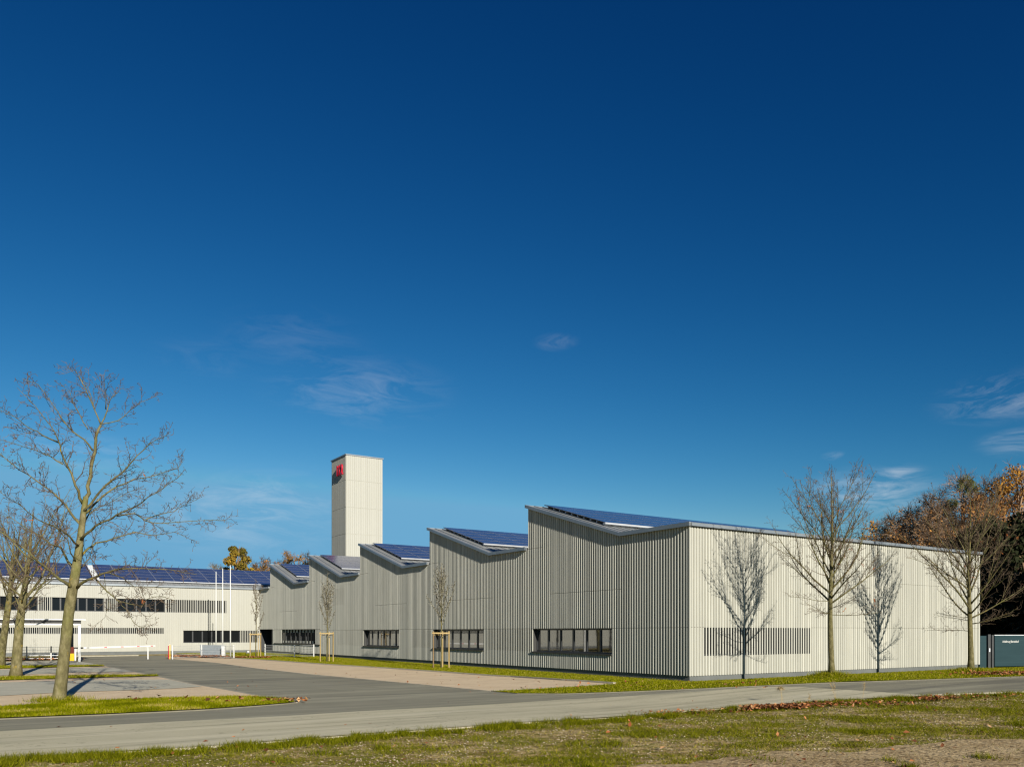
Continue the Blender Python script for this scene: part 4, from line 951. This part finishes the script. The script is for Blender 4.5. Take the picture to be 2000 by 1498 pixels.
# ---------------------------------------------------------------- ground cover
def inside_np(poly, q):
    c = np.zeros(len(q), bool); j = len(poly)-1
    for i in range(len(poly)):
        xi, yi = poly[i][0], poly[i][1]; xj, yj = poly[j][0], poly[j][1]
        if yi != yj: c ^= ((yi > q[:, 1]) != (yj > q[:, 1])) & (q[:, 0] < (xj-xi)*(q[:, 1]-yi)/(yj-yi)+xi)
        j = i
    return c
def pts_in(poly, dens, fn=None):
    P_ = np.array([(p.x, p.y) for p in poly]); lo = P_.min(0); hi = P_.max(0); out = []
    n = int((hi[0]-lo[0])*(hi[1]-lo[1])*dens); q = lo+(hi-lo)*rng.random((n, 2))
    c = np.zeros(n, bool); j = len(P_)-1
    for i in range(len(P_)):
        xi, yi = P_[i]; xj, yj = P_[j]
        if yi != yj:
            k = ((yi > q[:, 1]) != (yj > q[:, 1])) & (q[:, 0] < (xj-xi)*(q[:, 1]-yi)/(yj-yi)+xi); c ^= k
        j = i
    q = q[c]
    # only what the camera side of the scene can see
    q = q[(np.abs(q[:, 0]) < q[:, 1]*.72+2) & (q[:, 1] > 6)]
    return q
def gv(q): return np.array([g(x, y) for x, y in q])
def blades(name, q, z, hmin, hmax, wd, m, tone=None, lean=.5, **k):
    n = len(q); a = rng.random(n)*math.pi*2; h = hmin+(hmax-hmin)*rng.random(n)**1.5
    ww = wd*(.6+.8*rng.random(n)); ln = rng.normal(size=(n, 2))*lean*h[:, None]
    b = np.column_stack([q, z]); t_ = np.column_stack([np.cos(a)*ww/2, np.sin(a)*ww/2, np.zeros(n)])
    tip = b+np.column_stack([ln, h]); vs = np.stack([b-t_, b+t_, tip], 1).reshape(-1, 3)
    tn = np.repeat(rng.random(n) if tone is None else tone, 3)
    return npmesh(name, vs, np.arange(3*n).reshape(n, 3), m, tone=tn, kind='stuff', **k)
q = pts_in(lawn_poly, 330); inb = np.array([(Vector(p)-C0).dot(E) > 0 and (Vector(p)-C0).dot(D) > 0 for p in q]); q = q[~inb]
z = gv(q)+.03+np.array([mound(x, y) for x, y in q])
blades('grass', q, z-.015, .02, .06, .022, M['blade'], label='short bright green grass on the lawn along the hall', cat='grass')
q = pts_in(verge_poly, 1100); z = gv(q)+.035
tn = np.clip(np.array([.50+.75*noise.noise(Vector((x*.9, y*.9, 0))) for x, y in q])+rng.normal(size=len(q))*.2, 0, 1)
blades('grass', q, z, .02, .085, .016, M['blade'], tone=tn, label='green grass on the verge around the leaning tree', cat='grass')
qs = [pts_in(s_, 350) for s_ in strips]; q = np.vstack(qs)
blades('grass', q, gv(q)+.03, .03, .10, .022, M['blade'], label='thin strips of grass between the parking bays', cat='grass')
# tufts at the tree feet
def tuft(name, cs, rad_, n, hm, lab):
    q = np.vstack([np.array([(c.x, c.y)])+rng.normal(size=(n, 2))*rad_ for c in cs])
    blades(name, q, gv(q)+.03+np.array([mound(x, y) for x, y in q]), .05, hm, .018, M['blade'], label=lab, cat='grass')
tuft('grass', [gp(115, 1370), b1, b2], .33, 1500, .2, 'longer grass tufts at the feet of the trees')
# foreground: rough patchy ground
near_edge = [gp(x, y) for x, y in road_near]
fore = near_edge+[Vector((34, 22)), Vector((20, 6)), Vector((-14, 6)), Vector((-24, 11))]
def patch(x, y): return .5+.5*noise.noise(Vector((x*.55, y*.8, 3.1)))+.28*noise.noise(Vector((x*2.1, y*2.6, 9.)))
gp_np = [(p.x, p.y) for p in gravel_poly]
q = pts_in(fore, 1300)
kp = np.array([patch(x, y) for x, y in q])
ing = inside_np(gp_np, q)
rightness = np.clip((q[:, 0]+6)/14, 0, 1)
prob = np.clip((kp-.40)*3.2, 0.06, 1)*(.45+.55*rightness); prob[ing] *= .07
sel = rng.random(len(q)) < prob; q2 = q[sel]; kk = kp[sel]
blades('grass', q2, gv(q2)-.05, .02, .075, .013, M['wild'], tone=np.clip(.55-(kk-.5)*.5+rng.normal(size=len(q2))*.22, 0, 1), lean=.9, label='patchy wild grass and weeds in the foreground', cat='grass')
# taller clumps hugging the near road edge
cl = []
for i in range(170):
    i0 = random.randrange(1, len(near_edge)-2); f = random.random(); e_ = near_edge[i0].lerp(near_edge[i0+1], f)
    d_ = (near_edge[i0+1]-near_edge[i0]).normalized(); nn = Vector((d_.y, -d_.x)); cl.append(e_+nn*random.uniform(.1, .9))
for i in range(90):
    x = random.uniform(-9, 16); y = random.uniform(12, 24); v = Vector((x, y))
    if inside([(p.x, p.y) for p in fore], x, y) and patch(x, y) > .5: cl.append(v)
q = np.vstack([np.array([(c.x, c.y)])+rng.normal(size=(random.randint(60, 200), 2))*random.uniform(.06, .2) for c in cl])
okk = inside_np([(p.x, p.y) for p in fore], q); q = q[okk]
blades('grass', q, gv(q)-.04, .05, .15, .014, M['wild'], tone=np.clip(rng.random(len(q))*.7, 0, 1), lean=.6, label='taller grass clumps along the near edge of the road', cat='grass')
# stones
q = pts_in(fore, 420); ing = inside_np(gp_np, q); pk = np.array([patch(x, y) for x, y in q])
kdist = np.array([noise.noise(Vector((x*.7, y*.7, 20))) for x, y in q])
q = q[(rng.random(len(q)) < np.where(ing, .9, np.clip(.36-(pk-.45)*1.6+kdist*.3, .03, .6)))]
n = len(q); s_ = .007+.020*rng.random(n)**3; z = gv(q)-.045
ob = np.array([(1, 0, 0), (0, 1, 0), (-1, 0, 0), (0, -1, 0), (0, 0, .7)]); an = rng.random(n)*6.28
base = ob[None]*s_[:, None, None]*(.7+.6*rng.random((n, 5, 1)))
ca, sa = np.cos(an)[:, None], np.sin(an)[:, None]; vs = np.stack([base[:, :, 0]*ca-base[:, :, 1]*sa, base[:, :, 0]*sa+base[:, :, 1]*ca, base[:, :, 2]], 2)+np.column_stack([q, z])[:, None]
ff = (np.array([(0, 1, 4), (1, 2, 4), (2, 3, 4), (3, 0, 4)])[None]+np.arange(n)[:, None, None]*5).reshape(-1, 3)
npmesh('gravel', vs.reshape(-1, 3), ff, M['stone'], tone=np.repeat(rng.random(n), 5), kind='stuff', label='pale gravel stones strewn over the foreground ground', cat='gravel')
# fallen leaves
LV = []
def scat(n, fpos, size, up=.02): 
    for _ in range(n): x, y, z_ = fpos(); LV.append((x, y, z_+random.random()*up, size*random.uniform(.5, 1.2)))
def along(px0, py0, px1, py1, spread, zoff):
    a_, b_ = gp(px0, py0), gp(px1, py1)
    cs_ = [(random.random(), random.gauss(0, .25*spread), random.uniform(.3, 1)) for _ in range(max(5, int((b_-a_).length*2.2)))]
    def f():
        c_ = random.choice(cs_); t_ = c_[0]+random.gauss(0, .22*c_[2]/max(.3, (b_-a_).length)) if random.random() < .8 else random.random()
        v = a_.lerp(b_, t_)+Vector((0, c_[1])); x = v.x+random.gauss(0, spread); y = v.y+random.gauss(0, spread); return x, y, g(x, y)+zoff
    return f
scat(750, along(1455, 1384, 1600, 1379, .17, .0), .06, .06)
scat(260, along(1590, 1375, 1760, 1372, .35, -.02), .055, .06)
scat(150, along(1815, 1366, 1850, 1364, .2, .0), .055, .05)
scat(150, along(1280, 1392, 1450, 1386, .25, -.02), .05, .03)
scat(120, along(1860, 1362, 2000, 1358, .4, -.02), .05, .04)
scat(900, along(1870, 1320, 2150, 1315, .5, .06), .07, .05)
scat(1500, along(345, 1283.5, 432, 1284.5, .35, .05), .10, .10)
scat(350, along(455, 1285, 520, 1285, .5, .05), .09, .05)
scat(700, along(-30, 1289, 130, 1288, .6, .03), .10, .06)
scat(60, along(545, 1370, 570, 1371, .3, .04), .07, .04)
def rnd_in(px0, px1, py0, py1, zo):
    def f(): v = gp(random.uniform(px0, px1), random.uniform(py0, py1)); return v.x, v.y, g(v.x, v.y)+zo
    return f
scat(70, rnd_in(0, 2000, 1395, 1498, -.03), .055); scat(30, rnd_in(1200, 2000, 1375, 1450, -.03), .06)
scat(60, rnd_in(430, 1000, 1292, 1345, .02), .045); scat(60, rnd_in(1000, 1500, 1330, 1350, .06), .07)
scat(25, rnd_in(250, 560, 1364, 1376, .07), .09); scat(14, rnd_in(100, 500, 1330, 1360, .02), .05); scat(25, rnd_in(300, 1400, 1340, 1400, .02), .025)
mb = MB()
for x, y, z_, s_ in LV:
    a = Vector((random.gauss(0, 1), random.gauss(0, 1), random.gauss(0, .35))).normalized(); b = Vector((-a.y, a.x, random.gauss(0, .35))).normalized(); c = Vector((x, y, z_+.012)); mb.tone = random.random()
    mb.add([c-a*s_, c-a*s_*.2+b*s_*.75+Vector((0, 0, s_*.3)), c+a*s_+Vector((0, 0, s_*.25)), c-a*s_*.1-b*s_*.7+Vector((0, 0, s_*.35))], [(0, 1, 2), (0, 2, 3)])
mb.build('fallen_leaves', M['litter'], label='reddish brown fallen leaves lying on grass, kerbs and paving', cat='leaves', kind='stuff')
# dry weeds at the near road edge
for i, (px, py, h, lab) in enumerate(((1528, 1371, .46, 'dry weed with one round fluffy tan head at the road edge'), (1632, 1367, .62, 'tallest thin dry weed with loose pale head at the road edge'),
                                      (1685, 1363, .52, 'thin leaning dry weed right of the tallest one'), (1438, 1388, .22, 'small yellowish weed left of the leaf pile'), (1582, 1369, .25, 'short bare dry stalk between two taller weeds'))):
    b = gp(px, py); r_ = empty('dry_weed', (b.x, b.y, g(b.x, b.y)-.04), 0, label=lab, cat='weed', group='dry weeds along the road edge'); rnd = random.Random(i+5)
    st, hd = MB(), MB()
    for k in range(2 if i in (0, 1) else 1):
        bp, br = branch_poly(Vector((rnd.gauss(0, .02), 0, 0)), Vector((rnd.gauss(0, .12), 0, 1)), h*rnd.uniform(.8, 1), .005, .003, 5, .07, .0, rnd); st.tube(bp, br, 4)
        for _ in range(70 if i == 0 else 34):
            c = bp[-1] if i == 0 else sample(bp, br, rnd.uniform(.55, 1))[0]
            d = Vector((rnd.gauss(0, 1), rnd.gauss(0, 1), rnd.gauss(.2, 1))).normalized(); hd.bar(c, c+d*rnd.uniform(.05, .11 if i == 0 else .08), .0022, 3)
    st.build('stem', M['stake'], r_); hd.build('seed_head', M['stake'], r_)
print('objects', len(bpy.data.objects))
